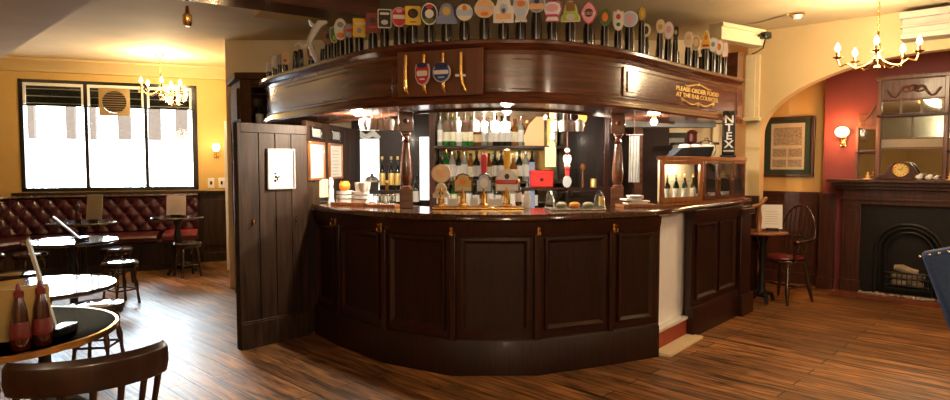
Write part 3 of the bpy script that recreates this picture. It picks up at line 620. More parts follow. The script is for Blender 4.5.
# pump clips along the ledge: px, top, bottom of badge, width in px, shape, face, rim, marks, words for the label
o_ = 'oval'; r_ = 'rect'
CL = [
 (270, 63, 72, 5, r_, 'white', 'white', [], 'narrow white'),
 (276, 56, 69, 7, o_, 'white', 'cream', [(o_, .5, .4, 0, .1, 'cream')], 'white oval cream-hearted'),
 (281, 54, 66, 5, 'shield', 'grey', 'grey', [], 'slim grey'),
 (286, 52, 65, 6, r_, 'peach', 'peach', [(o_, .5, .2, 0, -.2, 'brown')], 'slim peach'),
 (312, 44, 61, 7, o_, 'dark red', 'brown', [(o_, .4, .5, 0, 0, 'white')], 'low rust red oval'),
 (329, 31, 46, 10, 'shield', 'brown', 'dark red', [(o_, .5, .4, 0, .1, 'black')], 'brown and dark red shield'),
 (335, 26, 44, 8, 'shield', 'green', 'cream', [(r_, .5, .3, .1, -.2, 'lime')], 'green and cream shield'),
 (341, 19, 41, 11, o_, 'white', 'white', [(o_, .5, .25, 0, .2, 'grey'), (o_, .6, .25, 0, -.28, 'orange')], 'tall white oval orange-based'),
 (350, 24, 39, 10, o_, 'grey', 'dark red', [(r_, .7, .2, 0, 0, 'red')], 'grey oval red-banded'),
 (360, 19, 38, 11, r_, 'yellow', 'yellow', [(r_, .9, .12, .1, .2, 'cream'), (o_, .4, .3, 0, -.15, 'grey')], 'yellow rectangle grey-figured'),
 (373, 14, 34, 12, r_, 'dark red', 'dark red', [(o_, .45, .3, 0, .12, 'black'), (r_, .6, .1, 0, -.2, 'red')], 'plain dark red rectangle'),
 (385, 10, 29, 12, r_, 'black', 'white', [(r_, .7, .12, 0, .25, 'white'), (o_, .5, .25, 0, -.2, 'silver')], 'black and white rectangle'),
 (399, 8, 28, 14, o_, 'red', 'pink', [(r_, .8, .2, 0, 0, 'white'), (o_, .4, .2, 0, .3, 'pink')], 'red oval white-banded, pink-rimmed'),
 (413.5, 7, 26, 14, r_, 'yellow', 'yellow', [(o_, .65, .5, 0, .1, 'black'), (o_, .35, .3, 0, .1, 'orange'), (r_, .4, .06, 0, -.35, 'brown')], 'bright yellow rectangle, black emblem'),
 (429, 4, 26, 15, o_, 'black', 'white', [(o_, .4, .2, 0, .33, 'red'), (o_, .5, .4, 0, 0, 'white'), (o_, .6, .22, 0, -.3, 'olive')], 'black oval red-topped'),
 (446, 4, 25, 19, 'dome', 'lilac', 'lilac', [(o_, .4, .42, 0, .1, 'gold')], 'lilac domed'),
 (465, 4, 23, 17, o_, 'cream', 'navy', [(r_, .85, .3, 0, -.02, 'pale blue'), (o_, .25, .3, 0, .22, 'orange')], 'cream oval navy-rimmed'),
 (484, 0, 19, 18, o_, 'peach', 'cream', [(r_, .9, .16, 0, .02, 'silver'), (o_, .4, .2, 0, -.3, 'orange')], 'peach round silver-banded'),
 (503, -1, 24, 18, 'gable', 'white', 'white', [(o_, .4, .4, 0, .05, 'pale blue'), (r_, .75, .22, 0, -.25, 'peach'), (o_, .2, .2, 0, .0, 'brown')], 'white gable-topped'),
 (520, -1, 23, 15, 'hourglass', 'silver', 'white', [(o_, .5, .25, 0, .25, 'orange'), (o_, .5, .35, 0, -.1, 'pale blue')], 'white waisted'),
 (536, -2, 14, 15, 'shield', 'grey', 'silver', [(r_, .8, .35, 0, -.1, 'peach'), (o_, .3, .3, 0, .2, 'navy')], 'grey shield peach-banded'),
 (552, 2, 23, 17, 'hourglass', 'white', 'magenta', [(o_, .6, .35, 0, .15, 'pink'), (r_, .6, .12, 0, -.2, 'magenta')], 'white and magenta waisted'),
 (570.5, 2, 23, 17, 'dome', 'lime', 'cream', [(r_, .45, .42, 0, .22, 'brown'), (o_, .45, .3, 0, -.28, 'silver')], 'lime domed brown-hatted'),
 (588, 2, 26, 15, 'diamond', 'pink', 'red', [(o_, .5, .35, 0, 0, 'dark red'), (r_, .7, .12, 0, -.02, 'white')], 'red-rimmed lozenge'),
 (604, 9, 27, 10, o_, 'olive', 'green', [(o_, .5, .5, 0, 0, 'orange')], 'dark green oval orange-centred'),
 (617, 10, 32, 10, 'shield', 'white', 'cream', [(o_, .4, .25, 0, .15, 'red'), (o_, .35, .18, 0, -.2, 'green')], 'tall white shield'),
 (629, 12, 28, 14, o_, 'pale blue', 'white', [(o_, .4, .6, 0, 0, 'pink')], 'pale blue round'),
 (641, 7, 22, 7, o_, 'gold', 'olive', [(o_, .4, .4, 0, 0, 'yellow')], 'small raised gold oval'),
 (645, 24, 38, 9, o_, 'cream', 'lime', [(o_, .5, .6, 0, 0, 'black')], 'low cream oval black-centred'),
 (659, 20, 34, 8, o_, 'cream', 'cream', [(o_, .5, .4, 0, -.05, 'gold')], 'cream oval gold-centred'),
 (667.5, 22, 40, 9, o_, 'white', 'pink', [(o_, .5, .4, 0, .05, 'pink')], 'white oval pink-centred'),
 (674, 26, 40, 5, 'shield', 'black', 'black', [(o_, .5, .3, 0, 0, 'lime')], 'slim black shield'),
 (687, 32, 48, 8, o_, 'cream', 'white', [(o_, .5, .3, 0, .1, 'peach')], 'cream-white oval peach-centred'),
 (694, 36, 51, 8, o_, 'gold', 'white', [(o_, .5, .5, 0, 0, 'cream')], 'gold oval white-rimmed'),
 (704, 31, 49, 9, 'dome', 'yellow', 'white', [(o_, .3, .3, 0, .1, 'orange'), (r_, .6, .12, 0, -.35, 'red')], 'yellow domed'),
 (711, 37, 53, 8, 'shield', 'white', 'silver', [(o_, .4, .3, 0, 0, 'grey')], 'white shield grey-centred'),
 (717, 39, 56, 8, o_, 'white', 'gold', [(o_, .4, .4, 0, 0, 'orange')], 'white oval orange-centred'),
 (723, 42, 58, 5, r_, 'white', 'red', [], 'narrow red-edged white'),
]
def handle_mb(h, r0=.034):
    return MB().lathe([(r0 * .95, 0), (r0, .01), (r0 * .98, h * .7), (r0 * .75, h - .004), (r0 * .4, h)], n=16)
for k, (px, y0, y1, wp, kind, base, rim, marks, lab) in enumerate(CL):
    s = canopy_s(px, .0); p, n = on_canopy(s, -.01); Yd = p.y
    zt = at_depth(px, y0, Yd).z; zb = at_depth(px, y1, Yd).z; h = zt - zb; wd = wp / FPX * Yd * 1.12
    face = math.atan2(-p.x, p.y) * -1
    r = thing('pump_clip', f'{lab} pump clip standing on the canopy ledge', 'pump clip', (p.x, p.y, 2.246), -math.atan2(p.x, p.y) * .9, 'pump clips along the canopy ledge')
    hh = max(.06, zb - 2.246 + .02); rr = min(.036, .014 + wd * .19)
    if kind == o_ and lab.startswith('small raised'): hh = zb - 2.246 + .02
    build('handle', handle_mb(hh, rr), 'black', r)
    build('handle_stripe', MB().box(-.006, .0, -rr - .002, -rr + .004, .005, hh * .9), 'grey', r)
    badge(r, kind, wd, h, zb - 2.246 + h / 2, base, rim, marks, y=-rr * .55)
# plain black handles standing between the clips
for k, px in enumerate([265, 291, 296, 318, 323, 345, 355, 366.5, 379, 392, 406, 596, 610, 623, 636, 651, 664, 681, 699, 708]):
    s = canopy_s(px); p, n = on_canopy(s, -.06); hgt = .13 if px > 300 else .19
    side = 'left' if px < 450 else 'right'; m = k if px < 450 else k - 11
    def mk():
        r = thing('bare_tap', '', 'tap'); build('grip', handle_mb(1, .026), 'black', r); build('grip_stripe', MB().box(-.004, .001, -.028, -.022, .03, .9), 'grey', r); return r
    o = place('pump_handle', mk, (p.x, p.y, 2.246), 0, f'bare black tap on canopy ledge, {ORD[m]} from left in its {side} half', 'tap', 'bare taps on the canopy ledge'); o.scale = (1, 1, hgt)
# pale carved figure leaning on the ledge at left
s = canopy_s(317); p, n = on_canopy(s, -.03)
ff = thing('carved_antler', 'pale grey forked ornament lying among the clips at left end of canopy', 'ornament', (p.x, p.y, 2.25), 0)
q = lambda px, py: tuple(Vector(at_depth(px, py, p.y)) - Vector((p.x, p.y, 2.25)))
build('stem', MB().tube([q(318, 64), q(312, 50), q(309, 42), q(315, 30), q(320, 23), q(327, 22)], [.02, .02, .022, .03, .03, .012], 10), 'porcelain', ff)
build('fork', MB().tube([q(309, 44), q(304, 47), q(299, 43), q(295, 46)], [.016, .02, .018, .008], 10), 'porcelain', ff)
build('fork', MB().tube([q(317, 27), q(311, 24), q(309, 20)], [.018, .015, .008], 8), 'porcelain', ff)

# ------------------------------------------------------------------ columns, glass racks and lamps under the canopy
def column(px, py, label, extra=0):
    b = at_height(px, py, 1.1); r = thing('turned_column', label, 'column', (b.x, b.y + .1, 1.1), math.atan2(-b.x, b.y) + 0)
    H_ = .735
    build('base_block', MB().box(-.05, .05, -.05, .05, 0, .15), 'canopy', r, bev=.004)
    build('shaft', MB().lathe([(.045, .15), (.045, .165), (.03, .175), (.042, .2), (.047, .25), (.04, .36), (.028, .47), (.024, .5), (.036, .51), (.024, .525), (.024, .55), (.04, .565), (.04, .575), (.045, .58)], n=18), 'canopy', r)
    build('capital', MB().box(-.055, .055, -.055, .055, .58, H_ - .003), 'canopy', r, bev=.005)
    m = MB(); m.box(-.03, .03, -.062, -.055, .62, .70); m.sphere((0, -.062, .66), .02, 8); build('rosette', m, 'canopy_trim', r)
    return r
column(405, 209, 'turned mahogany column on the counter left of the beer pumps')
column(620, 207, 'turned mahogany column on the counter right of the glass dome')
# slim back posts
for px, Y, lab in ((432, 5.9, 'left of the bottle shelves'), (606, 5.9, 'right of the hanging ornaments')):
    x = (px - 475) / FPX * Y; solo('slim_post', MB().box(-.025, .025, -.025, .025, .0, 2.165), 'counter', f'slim dark upright post {lab}', 'post', loc=(x, Y, 0), bev=.004)
def wine_glass():
    r = thing('hanging_wine_glass', '', 'glass')
    build('bowl', MB().lathe([(.032, -.16), (.04, -.12), (.038, -.085), (.012, -.07), (.006, -.068), (.01, -.074), (.034, -.088), (.037, -.12), (.030, -.16)], n=14), 'frost_glass', r)
    build('stem', MB().lathe([(.004, -.07), (.004, -.01), (.034, -.002), (.034, 0)], n=12), 'frost_glass', r); return r
racks = [(365, 398, 5.0, 5, 'left of the left column'), (448, 474, 5.2, 4, 'over the beer pumps'), (484, 505, 5.3, 3, 'over the yellow tap'), (556, 578, 5.2, 4, 'above the red box')]
for pa_, pb_, Y, n_, lab in racks:
    xa = (pa_ - 475) / FPX * Y; xb = (pb_ - 475) / FPX * Y
    rk = thing('glass_rack', f'wooden rack of hanging glasses under the canopy {lab}', 'glass rack', ((xa + xb) / 2, Y, 1.88)); hw = (xb - xa) / 2 + .03
    build('slats', MB().box(-hw, hw, -.05, -.02, 0, .012).box(-hw, hw, .02, .05, 0, .012).box(-hw, -hw + .02, -.05, .05, .012, .022).box(hw - .02, hw, -.05, .05, .012, .022), 'counter', rk)
    build('hanger', MB().box(-hw, -hw + .015, -.008, .008, .02, .289).box(hw - .015, hw, -.008, .008, .02, .289), 'counter', rk)
    for i in range(n_):
        x = xa + (xb - xa) * i / (n_ - 1)
        place('wine', wine_glass, (x, Y + (.0 if i % 2 else .03), 1.879), 0, f'clear stemmed glass hanging upside down {lab}, {ORD[i]} from the left', 'glass', 'glasses hanging from the racks').scale = (1.2, 1.2, 1.1)
for px, py, Y, lab in ((357, 112, 5.0, 'at the left under the canopy'), (507, 111, 5.1, 'over the middle of the bar'), (654, 117, 5.25, 'over the glazed display case')):
    p = at_depth(px, py, Y)
    if px == 654: p.z = 1.785
    zt_ = 1.834 if px == 654 else 2.168
    g = thing('globe_lamp', f'small glowing white globe lamp {lab}', 'lamp', (p.x, p.y, p.z))
    build('globe', MB().sphere((0, 0, 0), .028), 'spot', g); build('stem', MB().lathe([(.012, .024), (.012, zt_ - p.z - .015), (.03, zt_ - p.z - .01), (.03, zt_ - p.z)], n=12), 'brass', g)

# ------------------------------------------------------------------ back bar
BY = 6.9
bb = thing('back_bar', 'dark wooden back bar with bottle shelves and mirrors inside the bar', 'back bar', (0, 7.0, 0), world=True)
build('base_cabinet', MB().box(-1.4, 2.2, 6.55, 7.28, 0, .92), 'counter', bb)
build('worktop', MB().box(-1.42, 2.22, 6.5, 7.28, .92, .96), 'counter_top', bb)
build('back_panel', MB().box(-1.4, 2.2, 7.2, 7.28, .96, 2.16), 'counter_panel', bb)
build('shelf', MB().box(-.42, .95, 6.62, 7.2, 1.605, 1.63), 'counter', bb); build('shelf', MB().box(-.42, .95, 6.62, 7.2, 1.24, 1.265), 'counter', bb)
build('upright', MB().box(-.45, -.42, 6.62, 7.2, .96, 2.16), 'counter', bb); build('upright', MB().box(.95, .98, 6.62, 7.2, .96, 2.16), 'counter', bb)
def mirror(px0, px1, py0, py1, lab, y=7.19):
    a = at_depth(px0, py1, y); b = at_depth(px1, py0, y)
    m_ = build('mirror', MB().box(a.x, b.x, y - .006, y + .005, a.z, b.z), 'mirror_glow', bb); tag(m_, lab); return m_
mirror(348, 379, 139, 204, 'mirror pane with its bright reflection as white glow'); mirror(420, 433, 137, 200, 'narrow mirror pane with its bright reflection as white glow')  # mirror panes given their own glow instead of a reflection
build('mirror', MB().box(-.40, .93, 7.18, 7.196, 1.0, 2.1), 'old_mirror', bb)
cp = [at_depth(px, py, 7.16) for px, py in ((349, 150), (350, 143), (353, 137), (359, 133), (366, 137), (373, 133), (380, 138))]
tag(build('carved_crest', MB().tube([tuple(c_) for c_ in cp], [.015, .025, .035, .045, .03, .042, .02], 10), 'porcelain', bb), 'white carved ornament over the glowing mirror pane')
# bottles
def bottle(mat, lab='label', cap='black', h=.30, r=.037, neck=.6):
    def f():
        b = thing('bottle', '', 'bottle'); build('glass_body', MB().lathe([(r * .9, 0), (r, .01), (r, h * neck), (r * .75, h * (neck + .08)), (r * .36, h * (neck + .17)), (r * .34, h * .97), (r * .4, h)], n=14), mat, b)
        build('label', MB().lathe([(r + .001, h * .15), (r + .0015, h * .16), (r + .0015, h * (neck - .1)), (r + .001, h * (neck - .09))], n=14), lab, b)
        build('cap', MB().lathe([(r * .42, h * .93), (r * .42, h + .008), (r * .3, h + .01)], n=10), cap, b); return b
    return f
BK = {'green': ('green', bottle('green_glass', 'label', 'brass', .33)), 'dark': ('dark', bottle('dark_glass', 'paper', 'black', .31)), 'amber': ('amber', bottle('amber_glass', 'label', 'black', .28, .04, .62)), 'clear': ('clear', bottle('clear_spirit', 'paper', 'steel', .30, .036, .66)), 'gold': ('golden', bottle('amber_glass', 'cream', 'gold', .26, .045, .55))}
def row(kinds, xa, xb, y, z, where):
    for i, k in enumerate(kinds):
        x = xa + (xb - xa) * i / (len(kinds) - 1)
        place('b_' + k, BK[k][1], (x, y + random.uniform(-.02, .02), z), random.uniform(0, 6), f'{BK[k][0]} glass bottle on {where}, {ORD[i]} bottle from the left', 'bottle', f'bottles on {where}')
row(['clear', 'green', 'green', 'clear', 'green', 'green', 'gold', 'clear', 'clear', 'dark', 'dark', 'dark', 'amber', 'clear', 'gold'], -.37, .55, 6.72, 1.63, 'the top back-bar shelf')
row(['dark', 'green', 'clear', 'dark', 'clear', 'amber', 'dark', 'clear', 'amber', 'dark', 'dark', 'clear', 'gold', 'dark', 'clear', 'dark'], -.37, .60, 6.72, 1.265, 'the middle back-bar shelf')
row(['clear', 'dark', 'green', 'amber', 'clear', 'dark', 'gold', 'clear', 'dark', 'amber', 'clear', 'dark', 'clear', 'dark'], -.37, .62, 6.62, .96, 'the back-bar worktop')
row(['gold', 'dark', 'amber', 'dark'], -.92, -.62, 6.62, 1.0, 'the worktop left of the shelves')
for i in range(5): place('b_dark', BK['dark'][1], (-2.24 + i * .11, 6.62, 1.801), 0, f'dark bottle in the tall cabinet behind the partition, {ORD[i]} from the left', 'bottle', 'bottles in the tall cabinet')
def dark_bot(): return bottle('dark_glass', 'gold', 'gold', .34, .03)()
for i, (px, Y) in enumerate(((382, 6.6), (391, 6.6), (398, 6.65))):
    x = (px - 475) / FPX * Y; place('tall', dark_bot, (x, 6.62, 1.17), 0, f'tall dark bottle with gold label between mirror and column, {ORD[i]} from the left', 'bottle', 'tall bottles beside the mirror')
solo('bottle_stand', MB().box(-1.02, -.7, 6.56, 6.75, 1.14, 1.165).box(-1.02, -1.0, 6.56, 6.75, .96, 1.14).box(-.72, -.7, 6.56, 6.75, .96, 1.14), 'counter', 'small dark stand carrying tall bottles left of the shelves', 'stand', world=(-.86, 6.65, .96))
for x, lab in ((0, 0),): pass
# cardboard advert, red box, hanging strings of souvenirs
p = at_depth(532, 148, 6.6)
solo('advert_card', MB().prism_y([(-.1, -.02), (.1, -.02), (.1, .28), (.02, .28), (-.06, .2), (-.1, .1)], 0, .012), cmat('peach'), 'salmon pink slanted advertising card on the top back-bar shelf', 'card', loc=(.62, 6.64, 1.652), bev=.002)
solo('gold_carton', MB().box(-.035, .035, -.03, .03, 0, .28).box(-.02, .02, -.034, -.03, .05, .2), 'gold', 'tall gold carton beside the salmon card', 'carton', loc=(.79, 6.68, 1.631), bev=.003)
solo('blue_board', MB().box(-.03, .03, -.01, .01, 0, .33), cmat('lilac'), 'slim blue-grey board leaning beside the red box', 'board', loc=(.585, 6.52, 1.266 - .3), bev=.002).scale = (1, 1, 1.5)
p = at_depth(536, 188, 6.0)
rb = thing('red_box', 'bright red box behind the bar above the glass dome', 'box', (p.x + .105, 6.55, p.z - .01))
build('body', MB().box(-.12, .12, -.07, .07, 0, .17), 'red', rb, bev=.01); build('lid', MB().box(-.123, .123, -.073, .073, .13, .175), 'red', rb, bev=.01); build('front_knob', MB().sphere((0, -.075, .08), .018, 8), 'dark_red', rb)
rs = thing('box_shelf', 'dark shelf carrying the red box', 'shelf', (p.x + .15, 6.6, p.z - .035)); build('board', MB().box(-.3, .2, -.12, .12, 0, .022), 'counter', rs); build('bracket', MB().box(-.26, -.23, .1, .58, -.1, 0).box(.15, .18, .1, .58, -.1, 0), 'counter', rs)
p = at_depth(551, 170, 6.3); solo('price_card', MB().box(-.055, .055, -.004, .004, 0, .2).box(-.03, .03, -.006, -.004, .03, .05), 'cream', 'cream hanging price card above the red box', 'card', loc=(p.x, 6.35, 1.41), bev=.001)
def hang(name, px, Y, ztop, items, lab):
    x = (px - 475) / FPX * Y; r = thing(name, lab, 'ornament', (x, Y, ztop)); zmin = min(i[1] for i in items) - ztop
    build('cord', MB().tube([(0, 0, 2.168 - ztop), (0, 0, zmin)], .004, 6), 'dark_red', r)
    for kind, z, s, c in items:
        if kind == 's': build('trinket', MB().sphere((0, 0, z - ztop), s * .75, 8, .9), cmat(c), r)
        else: build('trinket', MB().prism_y(sub_outline(kind, s * 1.3, s * 1.8, 0, z - ztop), -.012, .012), cmat(c), r, bev=.003)
hang('hanging_trinkets', 567, 5.7, 1.9, [('s', 1.56, .035, 'white'), ('hourglass', 1.47, .06, 'white'), ('s', 1.40, .035, 'red'), ('oval', 1.28, .06, 'grey'), ('rect', 1.36, .03, 'red'), ('s', 1.52, .02, 'red')], 'red cord strung with white and red trinkets')
hang('hanging_plaques', 552, 5.75, 1.9, [('oval', 1.88, .045, 'peach'), ('oval', 1.80, .035, 'brown'), ('rect', 1.69, .035, 'pale blue'), ('oval', 1.61, .04, 'peach')], 'hanging string of small peach and blue plaques')
hang('hanging_plaques', 582, 5.75, 1.9, [('oval', 1.86, .06, 'gold'), ('oval', 1.79, .03, 'cream')], 'hanging string of gold and cream plaques')
hang('hanging_tag', 545, 5.5, 1.9, [('oval', 1.84, .025, 'white')], 'single small white hanging tag above the gold carton')
# wooden door frame and dark door inside the bar right of the shelves
st = struct('door_2', MB().box(1.02, 1.10, 6.95, 7.2, .96, 2.1).box(1.42, 1.50, 6.95, 7.2, .96, 2.1).box(1.10, 1.42, 6.98, 7.2, .96, 2.1), 'counter_panel', bev=.005)
solo('wooden_spoon', MB().tube([(0, 0, 0), (0, 0, .18)], .008, 8).sphere((0, 0, .21), .028, 8, 1.3), 'oak', 'wooden spoon standing on the ledge right of the trinkets', 'spoon', loc=((583 - 475) / FPX * 6.5, 6.52, 1.2))
solo('spoon_ledge', MB().box(-.25, .25, -.08, .08, -.03, -.001).box(-.2, -.18, .0, .6, -.1, -.03).box(.18, .2, .0, .6, -.1, -.03), 'counter', 'dark ledge under the wooden spoon', 'ledge', loc=(1.2, 6.55, 1.2))
solo('gold_tin', MB().lathe([(.03, 0), (.03, .085), (.027, .09)], n=14), 'gold', 'small gold tin beside the wooden spoon', 'tin', loc=(1.22, 6.52, 1.2))

# ------------------------------------------------------------------ things standing on the counter
TZ = 1.101
def cnt(px, py): return at_height(px, py, 1.1)
p = cnt(478, 209.5); tr = thing('drip_tray', 'long brass-edged drip tray under the beer pumps', 'tray', (p.x, p.y + .08, TZ))
build('tray', MB().box(-.34, .34, -.10, .10, 0, .018), 'brass', tr, bev=.004); build('grille', MB().box(-.325, .325, -.085, .085, .018, .021), 'oak', tr)
DY = p.y + .08
def font(px, kind, w_, h, z0, face, rim, marks, lab, grip=None):
    x = (px - 475) / FPX * DY; r = thing('beer_pump', lab, 'beer pump', (x, DY + .02, TZ + .022), -math.atan2(x, DY) * .8, 'beer pumps on the drip tray')
    build('pillar', MB().lathe([(.035, 0), (.035, .008), (.02, .015), (.018, .12), (.024, .13), (.02, z0 + .02), (.012, z0 + h * .6)], n=14), 'brass', r)
    build('spout', MB().tube([(0, -.01, .11), (0, -.05, .115), (0, -.065, .10), (0, -.066, .05)], .007, 8), 'brass', r)
    badge(r, kind, w_, h, z0 + h / 2, face, rim, marks, y=-.022)
    if grip:
        build('grip', MB().lathe([(.012, z0 + h * .55), (.018, z0 + h + .02), (.024, z0 + h + .10), (.02, z0 + h + .125), (.006, z0 + h + .13)], n=12), cmat(grip), r)
    r.scale = (1.2, 1.2, 1.12); return r
r = font(441, 'oval', .12, .125, .155, 'cream', 'peach', [('oval', .55, .5, 0, 0, 'peach')], 'beer pump with large round cream badge, leftmost on the tray')
badge(r, 'dome', .105, .10, .105, 'cream', 'white', [('rect', .7, .16, 0, .05, 'peach'), ('oval', .3, .2, 0, -.2, 'black')], y=-.024, name='lower_badge')
font(463, 'gable', .12, .13, .09, 'gold', 'black', [('oval', .4, .3, 0, .05, 'orange'), ('rect', .7, .14, 0, -.3, 'silver')], 'beer pump with black and gold peaked badge')
font(484, 'gable', .10, .13, .09, 'pale blue', 'black', [('oval', .5, .5, 0, 0, 'white')], 'beer pump with red grip and pale peaked badge', 'red')
font(507, 'gable', .14, .15, .10, 'white', 'silver', [('rect', 1.0, .2, 0, -.1, 'red'), ('rect', .8, .05, 0, -.1, 'white'), ('oval', .22, .25, 0, .15, 'black')], 'beer pump with yellow grip and white badge', 'yellow')
for i, (px, w_) in enumerate(((452, .07), (474, .06), (495, .10))):
    x = (px - 475) / FPX * (DY - .06); c = thing('price_ticket', f'white price ticket standing on drip tray, {ORD[i]} from the left', 'ticket', (x, DY - .045, TZ + .022), 0, 'price tickets on the drip tray')
    build('card', MB().box(-w_ / 2, w_ / 2, -.002, .002, 0, .055), 'paper', c); build('foot', MB().box(-w_ / 4, w_ / 4, -.01, .01, 0, .006), 'steel', c)
x = (519 - 475) / FPX * DY
def blk(): return bottle('dark_glass', 'paper', 'gold', .19, .024)()
place('small', blk, (x, DY + .03, TZ + .022), 0, 'small dark bottle with white label at right end of drip tray', 'bottle')
x = (528 - 475) / FPX * DY; solo('white_jug', MB().lathe([(.025, 0), (.035, .03), (.032, .08), (.022, .11), (.026, .125), (.022, .125), (.018, .11)], n=16), 'porcelain', 'small white jug right of the drip tray', 'jug', loc=(x, DY + .12, TZ))
# glass dome display
p = cnt(578, 211); dm = thing('glass_dome', 'clear rounded plastic food display dome on the counter', 'food display', (p.x, p.y + .15, TZ), R(8))
L_ = .19; arcp = [(-L_ if 0 else .12 * math.cos(PI * k / 14) * -1, .13 * math.sin(PI * k / 14) + .012) for k in range(15)]
def dome_mb():
    m = MB(); n = 14; o = [(.12 * -math.cos(PI * k / n), .012 + .125 * math.sin(PI * k / n)) for k in range(n + 1)]; i_ = [(.116 * -math.cos(PI * k / n), .012 + .121 * math.sin(PI * k / n)) for k in range(n + 1)]
    loop = o + i_[::-1]; N = len(loop); vs = [(-L_, y, z) for y, z in loop] + [(L_, y, z) for y, z in loop]; m.add(vs, [(k, (k + 1) % N, N + (k + 1) % N, N + k) for k in range(N)])
    return m
build('cover', dome_mb(), 'pane', dm)
m = MB()
for sx in (-L_, L_ - .006):
    m.prism([(-.12 * math.cos(PI * k / 14), .125 * math.sin(PI * k / 14) + .012) for k in range(15)], 0, .006, Matrix.Translation((sx, 0, 0)) @ Matrix(((0, 0, 1, 0), (1, 0, 0, 0), (0, 1, 0, 0), (0, 0, 0, 1))))
build('end_pane', m, 'pane', dm)
m = MB()
for sx in (-L_, L_): m.tube([(sx, -.12 * math.cos(PI * k / 14), .125 * math.sin(PI * k / 14) + .012) for k in range(15)], .004, 6)
build('rim', m, 'steel', dm); build('base', MB().box(-L_ - .01, L_ + .01, -.13, .13, 0, .012), 'steel', dm, bev=.003)
m = MB(); m.box(L_ - .03, L_ + .004, -.10, -.07, .03, .1); build('price_label', m, 'gold', dm)
for i in range(3):
    m = MB(); m.lathe([(.03, 0), (.042, .012), (.04, .03), (.02, .042), (.002, .044)], n=12)
    solo('filled_roll', m, 'orange' if i == 1 else 'tan_card', f'small roll under the glass dome, {ORD[i]} from the left', 'bread roll', 'rolls under the glass dome', loc=(dm.location.x - .1 + i * .1, dm.location.y, TZ + .0125))
# cluster at the left end: canister, trays, orange pot, white cups, bucket
p = cnt(319, 202); cn_ = thing('cream_canister', 'tall cream cylindrical canister at left end of counter', 'canister', (p.x + .03, p.y - .03, TZ))
build('steel_base', MB().lathe([(.06, 0), (.06, .04), (.062, .045)], n=20), 'steel', cn_); build('cylinder', MB().lathe([(.062, .045), (.062, .20), (.056, .205)], n=20), 'cream', cn_)
p = cnt(332, 204); solo('pepper_grinder', MB().lathe([(.03, 0), (.03, .02), (.02, .06), (.025, .11), (.016, .15), (.022, .17), (.02, .2), (.006, .225)], n=16), 'porcelain', 'pale turned grinder standing beside the cream canister', 'grinder', loc=(p.x, p.y - .03, TZ))
p = cnt(352, 205.5); base = Vector((p.x, p.y + .04))
solo('wooden_tray', MB().box(-.17, .17, -.08, .08, 0, .012).box(-.17, .17, -.08, -.07, .012, .025).box(-.17, .17, .07, .08, .012, .025), 'oak', 'light wooden tray holding white dishes at counter left', 'tray', loc=(base.x, base.y, TZ), rz=R(-28), bev=.002)
for i in range(3):
    for j in range(2):
        off = Matrix.Rotation(R(-28), 2) @ Vector((-.08 + .16 * j, 0))
        solo('white_dish', MB().lathe([(.04, 0), (.072, .008), (.074, .034), (.068, .034), (.05, .012)], n=22), 'porcelain', f'white dish in the {"left" if j == 0 else "right"} stack on wooden tray, {["lowest", "middle", "topmost"][i]}', 'dish', 'stacked white dishes on the wooden tray', loc=(base.x + off.x, base.y + off.y, TZ + .0125 + i * .035))
zt = TZ + .0125 + .105
off = Matrix.Rotation(R(-28), 2) @ Vector((-.085, 0)); solo('orange_pot', MB().lathe([(.028, 0), (.045, .02), (.046, .05), (.032, .075), (.036, .08), (.028, .078)], n=18), 'orange', 'rounded orange pot on top of the left dish stack', 'pot', loc=(base.x + off.x, base.y + off.y, zt))
for i, (dx, dy) in enumerate(((.02, 0), (.085, .02), (.10, -.045))):
    off = Matrix.Rotation(R(-28), 2) @ Vector((dx + .04, dy)); solo('white_cup', MB().lathe([(.022, 0), (.03, .02), (.036, .07), (.033, .07), (.026, .02), (.01, .008)], n=16), 'porcelain', f'white cup on top of the right dish stack, {["left", "rear right", "front right"][i]} of three', 'cup', 'white cups on the dish stack', loc=(base.x + off.x * 1 , base.y + off.y, zt))
p = at_depth(371, 186, 5.2); bk = thing('ice_bucket', 'dark ice bucket with silver rim before the white pane', 'ice bucket', (p.x, 5.25, 1.19))
build('bucket', MB().lathe([(.04, 0), (.052, .01), (.058, .11), (.054, .11), (.045, .02)], n=20), 'iron', bk); build('rim', MB().lathe([(.056, .095), (.062, .1), (.062, .112), (.056, .115), (.05, .11)], n=20), 'steel', bk); build('lid', MB().lathe([(.055, .112), (.045, .135), (.01, .15), (.012, .165), (.004, .17)], n=20), 'iron', bk)
solo('bucket_stand', MB().lathe([(.075, 0), (.075, .01), (.03, .02), (.03, .075), (.07, .088)], n=18), 'counter', 'dark round stand under the ice bucket', 'stand', loc=(p.x, 5.25, 1.101)) if False else None
cs_ = cnt(383, 207); solo('wooden_board', MB().box(-.13, .13, -.07, .07, 0, .02), 'oak', 'light wooden board holding glassware beside the left column', 'board', loc=(cs_.x, cs_.y + .06, TZ), rz=R(-20), bev=.003)
for i, (dx, dy) in enumerate(((-.08, .02), (-.025, -.02), (.03, .02), (.085, -.015))):
    off = Matrix.Rotation(R(-20), 2) @ Vector((dx, dy))
    def tum():
        r = thing('glass_tumbler', '', 'glass'); build('glass', MB().lathe([(.024, 0), (.028, .075), (.026, .075), (.022, .008)], n=14), 'glass', r); build('rim_band', MB().lathe([(.0285, .062), (.029, .07), (.0285, .076)], n=14), 'steel', r); return r
    place('tumbler', tum, (cs_.x + off.x, cs_.y + .06 + off.y, TZ + .0205), 0, f'short clear tumbler on the wooden board, {ORD[i]} from the left', 'glass', 'tumblers on the wooden board')
